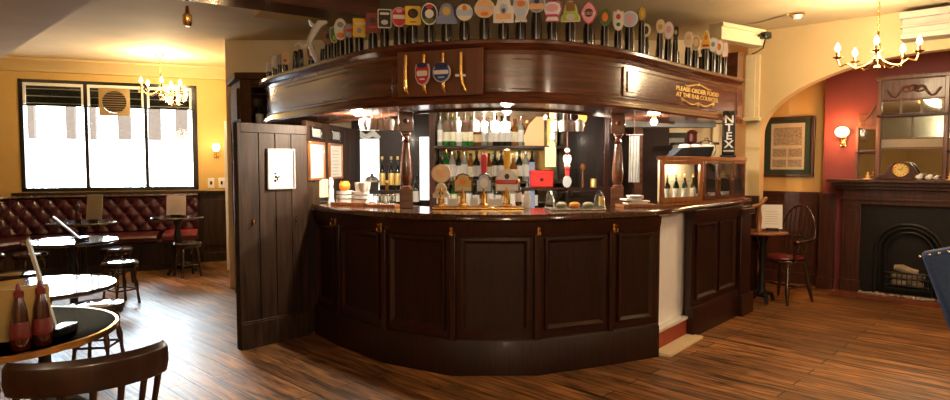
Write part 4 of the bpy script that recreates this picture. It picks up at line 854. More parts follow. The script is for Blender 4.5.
# white napkins on an orange board, right of right column
p = cnt(641, 208); solo('napkin_board', MB().box(-.15, .15, -.08, .08, 0, .022), 'oak', 'orange wooden board under folded white napkins', 'board', loc=(p.x, p.y + .12, TZ), rz=R(12), bev=.003)
nk = MB(); random.seed(5)
for i in range(5): nk.cbox((-.02 + random.uniform(-.03, .03), random.uniform(-.02, .02), .008 + i * .014), (.17 - i * .015, .11, .013), random.uniform(-.3, .3))
solo('napkin_pile', nk, 'paper', 'loose pile of folded white napkins on orange board', 'napkins', loc=(p.x, p.y + .12, TZ + .0225), bev=.004)
# hanging bar towel, chrome and card rack near right column
p = at_depth(634, 170, 5.5); tw = thing('bar_towel', 'grey-white cloth hanging behind the right column', 'towel', (p.x, 5.5, 1.28))
m = MB()
pts = [(-.045 + .09 * k / 12, .008 * math.sin(k * 1.9)) for k in range(13)]
loop = pts + [(x, y + .006) for x, y in pts[::-1]]; m.prism(loop, 0, .40); build('cloth', m, 'grey', tw); build('rail', MB().tube([(-.07, .003, .41), (.07, .003, .41)], .008, 8).tube([(0, .003, .41), (0, .003, 2.168 - 1.28)], .005, 6), 'steel', tw)
# structure seen through the gap at right: pale beam, mirror panel, post
struct('trim_13', MB().box(.95 * 1.55, 2.35, 6.2, 6.35, 1.80, 1.86).box(1.42, 2.35, 6.17, 6.35, 1.86, 1.89), 'grey')
struct('trim_14', MB().box(1.56, 1.64, 6.2, 6.28, .0, 1.80), 'canopy', bev=.004)
framed('large_dark_picture', 'large grey picture in dark frame behind the display case', Matrix.Translation((2.15, 7.29, 0)), .62, .72, 1.08, ('black', 'grey'), None, fw=.06)
for i, x in enumerate((2.62, 2.76)): struct(f'trim_{15 + i}', MB().box(x, x + .06, 7.0, 7.06, 0, 2.15), 'cream')

# glazed display case on the counter
A = cnt(660, 207); B = cnt(706, 204.5); C_ = cnt(750, 199)
A = Vector((A.x, A.y)); B = Vector((B.x, B.y)); C_ = Vector((C_.x, C_.y))
u1 = (B - A).normalized(); u2 = (C_ - B).normalized(); A = A + Vector((.0, .03)); B = B + Vector((-.02, .03)); C_ = C_ + Vector((-.05, .0))
Dd = C_ + Vector((-.45, .2)); Ee = A + Vector((.09, .36)); fp = [tuple(q_) for q_ in (A, B, C_, Dd, Ee)]
dc = thing('display_case', 'orange-brown wooden display case with glass doors on right of the counter', 'display case', (B.x, B.y + .1, TZ), world=True)
HC = .40
def inset(poly, f):
    c = sum((Vector(p) for p in poly), Vector((0, 0))) / len(poly); return [tuple(c + (Vector(p) - c) * f) for p in poly]
build('base', MB().prism(fp, TZ, TZ + .03), 'oak', dc, bev=.003); build('top', MB().prism(inset(fp, 1.03), TZ + HC - .03, TZ + HC), 'oak', dc, bev=.004)
build('back', MB().add([(C_.x, C_.y, TZ), (Dd.x, Dd.y, TZ), (Dd.x, Dd.y, TZ + HC - .03), (C_.x, C_.y, TZ + HC - .03), (C_.x, C_.y + .02, TZ), (Dd.x, Dd.y + .02, TZ), (Dd.x, Dd.y + .02, TZ + HC - .03), (C_.x, C_.y + .02, TZ + HC - .03)], [(0, 1, 2, 3), (4, 7, 6, 5), (0, 4, 5, 1), (1, 5, 6, 2), (2, 6, 7, 3), (3, 7, 4, 0)]), 'counter', dc)
def case_door(pa, pb, x0, x1, fw, mat):
    d = (pb - pa); L = d.length; M = Matrix.Translation((pa.x, pa.y, 0)) @ Matrix.Rotation(math.atan2(d.y, d.x), 4, 'Z'); z0, z1 = TZ + .03, TZ + HC - .03; a, b = x0 * L, x1 * L
    m = MB(); m.box(a, b, -.008, .016, z0, z0 + fw, M).box(a, b, -.008, .016, z1 - fw, z1, M).box(a, a + fw, -.008, .016, z0 + fw, z1 - fw, M).box(b - fw, b, -.008, .016, z0 + fw, z1 - fw, M)
    dd = build('door', m, mat, dc, bev=.002); build('pane', MB().box(a + fw, b - fw, 0, .004, z0 + fw, z1 - fw, M), 'pane', dd)
    build('knob', MB().sphere(tuple(M @ Vector((b - fw / 2, -.014, (z0 + z1) / 2))), .008, 8), 'brass', dd)
Mc = Matrix.Translation((A.x, A.y, 0)) @ Matrix.Rotation(math.atan2(u1.y, u1.x), 4, 'Z')
case_door(A, B, .04, .98, .035, 'oak')
for k in range(3): case_door(B, C_, .02 + k * .325, .325 + k * .325, .028, 'canopy')
sh = [tuple(Vector(p)) for p in inset(fp, .93)]
build('glass_shelf', MB().prism(sh, TZ + .19, TZ + .197), 'pane', dc)
build('added_glow_strip', MB().box(.15, .42, .10, .12, TZ + HC - .045, TZ + HC - .035, Mc), 'spot', dc)  # glowing strip added to brighten the case interior
for i in range(4):
    t = (i + .9) / 5.0; q_ = A.lerp(B, t) + Vector((.025, .085)); place('small', blk, (q_.x, q_.y, TZ + .031), 0, f'small dark bottle inside the display case, {ORD[i]} from the left', 'bottle', 'small bottles inside the display case').scale = (1, 1, 1.1)
for i in range(3):
    t = .18 + i * .31; q_ = B.lerp(C_, t) + Vector((-u2.y, u2.x)) * .10; solo('white_bowl', MB().lathe([(.025, 0), (.05, .02), (.06, .045), (.055, .045), (.03, .01)], n=18), 'porcelain', f'white bowl in the display case side, {ORD[i]} pane from the left', 'bowl', 'bowls inside the display case', loc=(q_.x, q_.y, TZ + .031))
q_ = A.lerp(B, .5) + Vector((.05, .13)); lamp('case_fill_light', (q_.x, q_.y, TZ + .31), 2.0, (1, .86, .66), .03)  # unseen fill light added inside the case
tag(build('pale_back_board', MB().box(.21, (B - A).length + .12, .19, .196, TZ + .03, TZ + HC - .03, Mc), 'cream', dc), 'pale inner back board added to brighten the case')  # pale board put in place of a mirror so the interior reads brighter
# on top of the case
TT = TZ + HC + .0005
q_ = A.lerp(B, .72) + Vector((.06, .2)); solo('slate_dish', MB().add([(-.20, -.07, 0), (.15, -.07, 0), (.15, .07, 0), (-.20, .07, 0), (-.12, -.09, .075), (.17, -.09, .085), (.17, .09, .085), (-.12, .09, .075)], [(0, 3, 2, 1), (4, 5, 6, 7), (0, 1, 5, 4), (1, 2, 6, 5), (2, 3, 7, 6), (3, 0, 4, 7)]), 'slate', 'dark blue-grey angular dish on top of the display case', 'dish', loc=(q_.x, q_.y, TT), rz=R(8), bev=.006)
for i, (dx, dy) in enumerate(((.02, .22), (.13, .26), (.22, .24), (.27, .33))):
    solo('glass_bowl', MB().lathe([(.03, 0), (.055, .03), (.062, .07), (.05, .10), (.045, .11), (.02, .115)], n=16), 'porcelain', f'white upturned bowl behind the slate dish, {ORD[i]} from the left', 'bowl', 'upturned bowls on the display case', loc=(q_.x + dx - .02, q_.y + dy - .06, TT))
q2 = B.lerp(C_, .33) + Vector((-.06, .14)); gj = thing('glass_jar', 'large clear cut-glass jar on top of the display case', 'jar', (q2.x, q2.y, TT)); build('jar', MB().lathe([(.05, 0), (.075, .02), (.085, .06), (.08, .10), (.055, .13), (.05, .13), (.07, .09), (.07, .03)], n=16), 'glass', gj); build('lid', MB().lathe([(.055, .13), (.05, .145), (.015, .155), (.018, .17), (.005, .175)], n=16), 'glass', gj)
rl = at_depth(692, 139, 6.5); solo('red_lantern', MB().lathe([(.04, 0), (.05, .01), (.05, .09), (.06, .1), (.03, .125), (.008, .13)], n=14), 'dark_red', 'small dark red lantern on a ledge behind the display case', 'lantern', loc=(rl.x, 6.5, 1.66)); solo('lantern_ledge', MB().box(-.2, .25, -.08, .08, -.025, -.001).box(-.2, -.18, .05, .78, -.08, -.025), 'counter', 'dark ledge holding the red lantern', 'ledge', loc=(rl.x, 6.5, 1.66))
# vertical lettered sign
q3 = B.lerp(C_, .55); vsn = thing('lettered_sign', 'tall narrow black sign with white stacked letters on the display case', 'sign', (q3.x, q3.y, TT), -math.atan2(q3.x, q3.y) * .6)
build('panel', MB().box(-.055, .055, -.012, .012, .02, .42), 'iron', vsn, bev=.01); build('foot', MB().box(-.065, .065, -.02, .06, 0, .02), 'black', vsn, bev=.004)
m = MB()
for i, chx in enumerate('NTEX'):
    vs, fs = text_mesh(chx, .095, .003); m.add([(x * 1.15, -.014 - z, .31 - i * .075 + y) for x, y, z in vs], fs)
m.box(-.045, .045, -.016, -.012, .05, .062); build('lettering', m, 'paper', vsn)
m = MB(); m.sphere((0, -.012, .40), .014, 8); build('knob', m, 'black', vsn)

# ------------------------------------------------------------------ fireplace end
def afr(name, label, cat, x, y, z=0): p = aloc(x, y); return thing(name, label, cat, (p[0], p[1], z), AR)
def amat(): return None
fpz = afr('fireplace', 'dark mahogany fireplace with black cast iron arched insert', 'fireplace', 1.38, 1.04)
def fb(x0, x1, y0, y1, z0, z1, mb=None): return (mb or MB()).box(x0 - 1.38, x1 - 1.38, y0 - 1.04, y1 - 1.04, z0, z1)
build('mantel_shelf', fb(.62, 2.14, .74, 1.035, 1.24, 1.275, fb(.66, 2.10, .79, 1.035, 1.20, 1.24, fb(.70, 2.06, .83, 1.035, 1.165, 1.2))), 'mantel', fpz, bev=.006)
build('frieze', fb(.76, 2.0, .89, 1.035, 1.0, 1.165, fb(.74, 2.02, .87, 1.035, 1.045, 1.07)), 'mantel', fpz, bev=.004)
for x0 in (.76, 1.82):
    m = fb(x0, x0 + .18, .89, 1.035, .036, 1.0); fb(x0 - .015, x0 + .195, .865, 1.035, .036, .16, m); fb(x0 + .04, x0 + .14, .88, .89, .24, .94, m); build('pilaster', m, 'mantel', fpz, bev=.004)
# iron insert: plate with arched opening
n = 24; ra_ = .27; zc = .50
m = MB(); Mi = Matrix.Translation((-1.38 + 1.38, -.09, 0))
arcs = [(ra_ * math.cos(PI - PI * k / n), zc + ra_ * math.sin(PI * k / n)) for k in range(n + 1)]
for (xa, za), (xb, zb) in zip(arcs[:-1], arcs[1:]): m.add([(xa, 0, za), (xb, 0, zb), (xb, 0, 1.0), (xa, 0, 1.0), (xa, .085, za), (xb, .085, zb), (xb, .085, 1.0), (xa, .085, 1.0)], [(0, 1, 2, 3), (4, 7, 6, 5), (0, 4, 5, 1), (3, 2, 6, 7)], Mi)
m.box(-.44, -ra_, 0, .085, .036, 1.0, Mi); m.box(ra_, .44, 0, .085, .036, 1.0, Mi); ins = build('insert_plate', m, 'iron', fpz)
for rr, yy, tk in ((.30, -.105, .018), (.26, -.095, .010), (.21, -.07, .014)):
    pts = [(-rr, yy, .06)] + [(rr * math.cos(PI - PI * k / n), yy, zc + rr * math.sin(PI * k / n)) for k in range(n + 1)] + [(rr, yy, .06)]
    build('arch_moulding', MB().tube(pts, tk, 8), 'iron', ins)
build('firebox', MB().box(-.3, .3, -.008, -.002, 0, .85), 'iron', ins)
gr = build('grate', MB().tube([(-.2, -.13, .15), (.2, -.13, .15)], .009, 8).tube([(-.2, -.13, .22), (.2, -.13, .22)], .009, 8).tube([(-.2, -.13, .28), (.2, -.13, .28)], .011, 8).box(-.2, .2, -.13, -.02, .10, .12), 'iron', fpz)
m = MB()
for k in range(9): m.tube([(-.18 + k * .045, -.13, .12), (-.18 + k * .045, -.13, .28)], .005, 6)
build('grate_bar', m, 'iron', gr)
random.seed(11)
for i, (x, z, L, a) in enumerate(((-.08, .16, .14, .1), (.06, .17, .16, -.2), (0, .24, .30, .12), (-.02, .31, .22, -.15))):
    p = Vector(aloc(1.38 + x, .98)); d = AX; c, s_ = math.cos(a), math.sin(a)
    m = MB(); m.tube([(-L / 2 * c, 0, -L / 2 * s_), (-L / 6 * c, .005, -L / 6 * s_ + .01), (L / 5 * c, -.006, L / 5 * s_ - .004), (L / 2 * c, 0, L / 2 * s_)], [.03, .042, .038, .028], 9)
    solo('log', m, 'ash', f'ash-grey log in the fire grate, {["lower left", "lower right", "long middle", "topmost"][i]}', 'log', 'logs in the grate', loc=(p.x, p.y, z), rz=AR)
he = afr('hearth', 'low red-brown tiled hearth in front of fireplace', 'hearth', 1.38, .86); build('slab', MB().box(-.66, .66, -.19, .165, 0, .035), 'hearth', he, bev=.005); build('kerb', MB().box(-.68, .68, -.21, -.17, 0, .05), 'hearth', he, bev=.006)
m = MB(); random.seed(9)
for k in range(150): m.sphere((random.uniform(-.42, .5), random.uniform(-.15, -.05), .035 + .012), random.uniform(.008, .02), 5, .8)
pg = build('pebbles', m, 'pebble'); p = aloc(1.38, .90); pg.location = (p[0], p[1], .003); pg.rotation_euler = (0, 0, AR); tag(pg, 'bed of small pale pebbles lying along the hearth', 'pebbles', kind='stuff')

# overmantel mirror
om = afr('overmantel_mirror', 'carved wooden overmantel with rows of small mirrors above the fireplace', 'overmantel mirror', 1.36, 1.035, 1.276)
def ob(x0, x1, z0, z1, y0=-.05, y1=-.002, mb=None): return (mb or MB()).box(x0 - 1.36, x1 - 1.36, y0, y1, z0 - 1.276, z1 - 1.276)
build('backboard', ob(1.06, 1.66, 1.277, 2.36, -.02), 'overmantel', om)
build('backboard', ob(.86, 1.06, 1.277, 1.98, -.02), 'overmantel', om); build('backboard', ob(1.66, 1.86, 1.277, 1.98, -.02), 'overmantel', om)
for x in (1.045, 1.635): build('post', ob(x, x + .04, 1.277, 2.38, -.07), 'overmantel', om, bev=.006)
for x in (.85, 1.845): build('post', ob(x, x + .025, 1.277, 1.86, -.05), 'overmantel', om, bev=.004)
build('top_rail', ob(1.03, 1.69, 2.34, 2.385, -.08, mb=ob(1.06, 1.66, 2.12, 2.14, -.05)), 'overmantel', om, bev=.006)
m = MB()
for sg in (-1, 1):
    m.tube([(sg * (.02 + .22 * t), -.025, .93 + .05 * math.sin(t * 7)) for t in [k / 12 for k in range(13)]], .012, 8)
    m.tube([(sg * (.06 + .05 * math.cos(t * 6)), -.025, .96 + .03 * math.sin(t * 6)) for t in [k / 12 for k in range(12)]], .009, 8)
m.sphere((0, -.025, .97), .035, 10); build('carving', m, 'overmantel', om)
for k in range(3): x0 = 1.09 + k * .182; build('mirror_pane', ob(x0, x0 + .155, 1.985, 2.11, -.028, -.02), 'mirror', om)
build('shelf', ob(1.05, 1.67, 1.945, 1.97, -.09), 'counter', om, bev=.004)
a_m = build('mirror_pane', ob(1.09, 1.355, 1.72, 1.94, -.028, -.02), 'old_mirror', om); build('mirror_pane', ob(1.37, 1.63, 1.72, 1.94, -.028, -.02), 'old_mirror', om)
build('mirror_pane', ob(1.09, 1.63, 1.62, 1.705, -.026, -.02), 'tan_card', om).__setitem__('label', 'pale tan strip')
build('mirror_pane', ob(1.09, 1.63, 1.30, 1.60, -.026, -.02), 'mirror', om)
for x0 in (.885, 1.69):
    build('mirror_pane', ob(x0, x0 + .145, 1.60, 1.82, -.028, -.02), 'mirror', om); build('mirror_pane', ob(x0, x0 + .145, 1.31, 1.55, -.028, -.02), 'mirror', om)
    build('shelf', ob(x0 - .03, x0 + .17, 1.56, 1.58, -.07), 'counter', om, bev=.003); build('shelf', ob(x0 - .03, x0 + .17, 1.84, 1.86, -.06), 'overmantel', om, bev=.003)
for sg in (-1, 1):
    cx = sg * .30
    m = MB(); m.prism_y([(cx + sg * .2, .585), (cx + sg * .18, .65), (cx + sg * .09, .70), (cx + sg * .03, .82), (cx, .84), (cx, .585)], -.035, -.002)
    m.tube([(cx + sg * (.17 - .13 * t), -.04, .64 + .16 * t * t) for t in [k / 8 for k in range(9)]], .012, 8); build('scroll', m, 'overmantel', om)
# clock and ornaments on the mantel
ck = afr('mantel_clock', 'wooden domed mantel clock with pale gilt dial', 'clock', 1.30, .90, 1.276)
body_pts = [(-.21, .015), (.21, .015), (.21, .05), (.15, .06), (.11, .13), (.07, .175), (0, .19), (-.07, .175), (-.11, .13), (-.15, .06), (-.21, .05)]
build('case', MB().prism_y(body_pts, -.045, .045), 'mantel', ck, bev=.006); build('plinth', MB().box(-.225, .225, -.055, .055, 0, .018), 'mantel', ck, bev=.003)
Mf = Matrix.Translation((0, -.045, .10)) @ Matrix.Rotation(PI / 2, 4, 'X')
build('bezel', MB().lathe([(.075, -.002), (.078, .006), (.07, .012), (.066, .01), (.066, 0)], n=28, M=Mf), 'brass', ck); dl = build('dial', MB().lathe([(.067, 0), (.067, .004), (.001, .005)], n=28, M=Mf), 'gold', ck)
m = MB()
for k in range(12):
    a = 2 * PI * k / 12; m.box(-.0025, .0025, -.053, -.0505, .048, .060, Matrix.Translation((0, 0, .10)) @ Matrix.Rotation(a, 4, 'Y'))
m.box(-.002, .002, -.054, -.051, 0, .04, Matrix.Translation((0, 0, .10)) @ Matrix.Rotation(.5, 4, 'Y')); m.box(-.0025, .0025, -.054, -.051, 0, .028, Matrix.Translation((0, 0, .10)) @ Matrix.Rotation(-1.2, 4, 'Y')); build('hand', m, 'black', dl)
for i, (x, z, s_, lab) in enumerate(((1.46, 0, .035, 'left'), (1.54, 0, .032, 'middle'), (1.60, 0, .026, 'right'))):
    p = aloc(x, .84); m = MB(); m.sphere((0, 0, s_ * .8), s_, 9, .8); m.sphere((s_ * .5, 0, s_ * 1.4), s_ * .6, 8); solo('porcelain_ornament', m, 'porcelain', f'small white porcelain ornament beside the clock, {lab} of three', 'ornament', 'white ornaments on the mantel', loc=(p[0], p[1], 1.276), rz=AR)
for x, lab in ((1.0, 'left of the clock'), (1.72, 'right of the clock')):
    p = aloc(x, .86); solo('candle_stub', MB().lathe([(.045, 0), (.045, .006), (.02, .012), (.018, .03), (.03, .036), (.03, .04), (.012, .042), (.012, .075), (.003, .08)], n=16), 'gold', f'small golden candle holder on the mantel {lab}', 'candle holder', loc=(p[0], p[1], 1.276))
# sconce on the maroon wall
scn = afr('wall_sconce', 'brass wall lamp with glowing round glass shade on maroon wall', 'wall lamp', .72, 1.035, 1.70)
build('backplate', MB().box(-.03, .03, -.012, 0, -.06, .06), 'brass', scn, bev=.004); build('arm', MB().tube([(0, -.01, -.02), (0, -.05, -.05), (0, -.09, -.03), (0, -.09, .03)], .008, 8), 'brass', scn)
build('gallery', MB().lathe([(.012, .02), (.035, .035), (.035, .042)], (0, -.09, 0), 16), 'brass', scn); build('glass_shade', MB().sphere((0, -.09, .10), .072, 12, .82), 'shade', scn)
# picture on the alcove wall
fr = afr('framed_engravings', 'large dark framed print of engravings with green mount in the alcove', 'picture', .085, 1.198, 1.285)
W_, H_ = .60, .73; m = MB(); t = .035
m.box(-W_ / 2, W_ / 2, -.035, 0, 0, t).box(-W_ / 2, W_ / 2, -.035, 0, H_ - t, H_).box(-W_ / 2, -W_ / 2 + t, -.035, 0, t, H_ - t).box(W_ / 2 - t, W_ / 2, -.035, 0, t, H_ - t); build('frame', m, 'mantel', fr, bev=.006)
mt = build('mount', MB().box(-W_ / 2 + t, W_ / 2 - t, -.012, -.001, t, H_ - t), 'picture_green', fr)
pr = build('print', MB().box(-.19, .19, -.015, -.011, .09, .65), 'print', fr)
build('engraving', MB().box(-.16, .16, -.018, -.0145, .385, .60), 'print_dark', pr); build('engraving', MB().box(-.165, -.01, -.018, -.0145, .245, .345), 'print_dark', pr); build('engraving', MB().box(.01, .165, -.018, -.0145, .245, .345), 'print_dark', pr); build('engraving', MB().box(-.165, -.01, -.018, -.0145, .12, .21), 'print_dark', pr); build('engraving', MB().box(.01, .165, -.018, -.0145, .12, .21), 'print_dark', pr)

# chairs
def windsor(wood_m='chair_wood', seat_m='leather_red', name='windsor_chair'):
    r = thing(name, '', 'chair')   # sitter faces -y; back at +y
    build('seat', MB().prism([(.22 * math.cos(a) * (1.0), .20 * math.sin(a)) for a in [2 * PI * k / 24 for k in range(24)]], .42, .45), wood_m, r, bev=.008)
    build('cushion', MB().lathe([(.18, 0), (.195, .012), (.18, .03), (.05, .038)], (0, 0, .45), 22), seat_m, r)
    for sx in (-1, 1):
        for sy in (-1, 1):
            build('leg', MB().tube([(sx * .14, sy * .13, .42), (sx * .16, sy * .155, .30), (sx * .175, sy * .175, .16), (sx * .2, sy * .2, 0)], [.014, .021, .024, .012], 10), wood_m, r)
    build('stretcher', MB().tube([(-.175, -.17, .17), (-.17, .17, .17)], .009, 8).tube([(.175, -.17, .17), (.17, .17, .17)], .009, 8).tube([(-.17, 0, .17), (.17, 0, .17)], .011, 8), wood_m, r)
    arm = [(-.24, -.16, .64), (-.26, -.03, .655), (-.25, .10, .665), (-.17, .20, .67), (0, .24, .67), (.17, .20, .67), (.25, .10, .665), (.26, -.03, .655), (.24, -.16, .64)]
    build('arm_rail', MB().tube([tuple(p) for p in arm], [.022, .018, .018, .018, .018, .018, .018, .018, .022], 10), wood_m, r)
    bow = [(.20 * math.cos(a), .21 + .05 * math.sin(a), .67 + .33 * math.sin(a)) for a in [PI * k / 18 for k in range(19)]]
    build('back_bow', MB().tube(bow, .013, 10), wood_m, r)
    for k in range(7):
        x = -.15 + .05 * k; zt = .67 + .33 * math.sqrt(max(0, 1 - (x / .2) ** 2)); build('spindle', MB().tube([(x * .8, .155, .44), (x * .95, .21, .67), (x, .21 + .05 * (zt - .67) / .33, zt)], [.008, .009, .006], 8), wood_m, r)
    for sx in (-1, 1): build('arm_post', MB().tube([(sx * .19, -.10, .44), (sx * .215, -.12, .55), (sx * .24, -.13, .645)], [.011, .018, .010], 8), wood_m, r)
    return r
place('windsor', windsor, (3.25, 6.62, 0), R(-62), 'dark hoop-back wooden armchair with red seat in the alcove corner', 'chair')
ws = thing('wooden_finial_stand', 'small orange-brown wooden stand on the left side of the alcove table', 'stand', (2.89, 6.42, .7505)); build('upright', MB().lathe([(.035, 0), (.035, .02), (.018, .05), (.028, .14), (.016, .24), (.02, .26)], n=14), 'oak', ws); build('cross_arm', MB().tube([(-.07, 0, .26), (0, 0, .275), (.05, 0, .33), (.075, 0, .35)], [.016, .02, .024, .014], 10), 'oak', ws)
# small table with white menu
def round_table(key, loc, r_, label, mats=('table_top', 'black'), group=None, rim=None, h=.75):
    t = thing('round_pub_table', label, 'table', (loc[0], loc[1], 0), 0, group)
    build('table_top', MB().lathe([(r_ - .012, h - .028), (r_, h - .02), (r_, h - .006), (r_ - .006, h)], n=40), mats[0], t)
    if rim: build('edge_band', MB().lathe([(r_ + .001, h - .026), (r_ + .006, h - .024), (r_ + .006, h - .002), (r_ + .001, h)], n=40), rim, t)
    build('column', MB().lathe([(.05, .10), (.035, .16), (.03, .4), (.045, .5), (.03, .6), (.06, h - .05), (.12, h - .028)], n=16), 'iron', t)
    build('base', MB().lathe([(.04, .15), (.06, .1), (.045, .07)], n=16), 'iron', t)
    for k in range(3):
        a = 2 * PI * k / 3 + .4; build('foot', MB().tube([(.03 * math.cos(a), .03 * math.sin(a), .11), (.14 * math.cos(a), .14 * math.sin(a), .09), (min(.24, r_ * .7) * math.cos(a), min(.24, r_ * .7) * math.sin(a), .018)], [.024, .02, .018], 8), 'iron', t)
    return t
round_table('r', (2.97, 6.5), .235, 'small orange-brown round table beside the alcove armchair', ('oak', 'black'))
def menu(name, label, loc, w_, h_, rz, mat='paper', tilt=0, block='black', blk_w=None):
    r = thing(name, label, 'menu', loc, rz); bw = blk_w or w_ * .6
    build('block', MB().box(-bw / 2, bw / 2, -.025, .025, 0, .03), block, r, bev=.003)
    M = Matrix.Translation((0, 0, .02)) @ Matrix.Rotation(tilt, 4, 'X'); c = build('card', MB().box(-w_ / 2, w_ / 2, -.004, .004, 0, h_, M), mat, r, bev=.001)
    m = MB()
    for k in range(6): m.box(-w_ * .32, w_ * (.3 - .05 * (k % 2)), -.0055, -.004, h_ * (.2 + k * .1), h_ * (.215 + k * .1), M)
    build('lettering', m, 'tan_card' if mat != 'tan_card' else 'print_dark', c); return r
p = Vector((3.07, 6.52, .75)); menu('table_menu', 'white menu card standing on the small orange-brown table', (p.x, p.y, .751), .20, .25, R(-15), 'paper', R(-6))

# navy upholstered chair at right edge
nv = thing('navy_chair', 'navy blue studded upholstered chair cut by right edge of photo', 'chair', (2.46, 2.75, 0), R(-28))
q = [(-.24, .50), (-.42, 1.02), (-.30, 1.055), (.1, 1.09), (.40, 1.05), (.38, .50)]
build('back_rest', MB().prism_y(q, -.05, .05), 'navy', nv, bev=.02)
m = MB()
for k in range(24):
    t = k / 23; x = -.43 + .82 * t; z = 1.02 + .07 * math.sin(PI * min(1, t * 1.02)); m.sphere((x, -.052, z - .012), .007, 6)
build('studs', m, 'steel', nv); build('seat', MB().box(-.05, .36, -.05, .50, .36, .50), 'navy', nv, bev=.03)
for lx in (.0, .31):
    for y in (0, .44): build('leg', MB().tube([(lx, y, .37), (lx, y, .2), (lx, y, 0)], [.025, .022, .015], 8), 'chair_wood', nv)
# pale table top just entering the frame bottom right
round_table('r', (1.0, 1.62), .24, 'pale round table top just entering the bottom edge of photo', ('cream', 'black')) if False else None

# chandeliers
def chandelier(name, label, x, y, zarm, rad, n, chain_from=CZ, rot=0, scale=1, metal='brass'):
    r = thing(name, label, 'chandelier', (x, y, zarm), rot)
    top = chain_from - zarm
    build('ceiling_rose', MB().lathe([(.012, top - .05), (.03, top - .035), (.055, top - .012), (.055, top - .001)], n=20), metal, r)
    m = MB(); k = 0; z = .24
    while z < top - .06:
        M = Matrix.Translation((0, 0, z)) @ Matrix.Rotation((k % 2) * PI / 2, 4, 'Z'); m.tube([(.008 * math.cos(a), 0, .014 * math.sin(a)) for a in [2 * PI * j / 8 for j in range(9)]], .0025, 5, M); z += .022; k += 1
    build('chain', m, metal, r)
    build('stem', MB().lathe([(.004, -.09), (.015, -.075), (.03, -.05), (.018, -.03), (.035, 0), (.04, .02), (.02, .05), (.014, .09), (.024, .12), (.012, .16), (.008, .24)], n=16), metal, r)
    for j in range(n):
        a = 2 * PI * j / n; c, s_ = math.cos(a), math.sin(a)
        pr_ = [(.03, .01), (.09, -.03), (.16, -.045), (.22, -.01), (.27, -.025), (rad, .03)]
        arm = build('arm', MB().tube([tuple(q_) for q_ in [(px * c, px * s_, pz) for px, pz in catmull(pr_, 5)]], .007, 8), metal, r)
        build('drip_pan', MB().lathe([(.006, 0), (.035, .012), (.038, .018), (.012, .012), (.012, .06), (.009, .062)], (rad * c, rad * s_, .03), 14), metal, arm)
        build('bulb', MB().lathe([(.009, 0), (.02, .018), (.021, .03), (.013, .05), (.002, .072)], (rad * c, rad * s_, .092), 10), 'bulb', arm)
    return r
chandelier('brass_chandelier', 'brass chandelier with lit candle bulbs hanging before the maroon wall', 3.27, 5.2, 2.27, .29, 5, rot=.35)
chandelier('brass_chandelier', 'small brass chandelier with lit bulbs hanging near the large window', -4.04, 8.2, 2.37, .235, 5, rot=.2)
# sconce and switches by the window
wl = thing('wall_sconce', 'lit wall lamp on ochre strip between window and bar', 'wall lamp', (*wpt(3.28, -.002), 1.60), WR)
build('backplate', MB().box(-.03, .03, -.012, 0, -.06, .10), 'brass', wl, bev=.003); build('arm', MB().tube([(0, -.01, -.03), (0, -.06, -.05), (0, -.09, -.02), (0, -.09, .03)], .008, 8), 'brass', wl); build('glass_shade', MB().lathe([(.025, .03), (.05, .06), (.055, .10), (.045, .14), (.04, .14)], (0, -.09, 0), 16), 'shade', wl)
for i, s in enumerate((3.20, 3.345)):
    sw = thing('light_switch', f'white switch plate below the window sconce, {["left", "right"][i]} of two', 'switch', (*wpt(s, -.001), 1.09), WR, 'switch plates below the sconce'); build('plate', MB().box(-.045, .045, -.01, 0, 0, .15), 'porcelain', sw, bev=.002); build('rocker', MB().box(-.014, .014, -.018, -.01, .05, .1), 'black', sw)
# extractor fan in the window
fn = thing('extractor_fan', 'square cream extractor fan mounted in the middle window pane', 'extractor fan', (*wpt(1.975, -.012), 2.12), WR)
S_ = .19; ring = [(.155 * math.cos(2 * PI * k / 32), .155 * math.sin(2 * PI * k / 32)) for k in range(32)]
sq = []
for x, z in ring:
    f_ = S_ / max(abs(x), abs(z)); sq.append((x * f_, z * f_))
m = MB()
for k in range(32):
    k2 = (k + 1) % 32; (xa, za), (xb, zb), (xc_, zc_), (xd, zd) = ring[k], ring[k2], sq[k2], sq[k]
    m.add([(xa, -.04, za), (xb, -.04, zb), (xc_, -.03, zc_), (xd, -.03, zd), (xa, .01, za), (xb, .01, zb), (xc_, .01, zc_), (xd, .01, zd)], [(0, 1, 2, 3), (4, 7, 6, 5), (0, 4, 5, 1), (2, 6, 7, 3)])
M0 = Matrix.Translation((0, 0, .19)); m.v = [(x, y, z + .19) for x, y, z in m.v]; build('housing', m, 'fan_gold', fn)
m = MB()
for k in range(-4, 5):
    z = k * .032; w_ = math.sqrt(max(0, .155 ** 2 - z * z)); m.box(-w_, w_, -.035, -.02, z + .186, z + .192)
build('louvres', m, 'fan_gold', fn); build('rotor', MB().lathe([(.15, 0), (.15, .01)], n=28, M=Matrix.Translation((0, -.005, .19)) @ Matrix.Rotation(PI / 2, 4, 'X')), 'iron', fn)
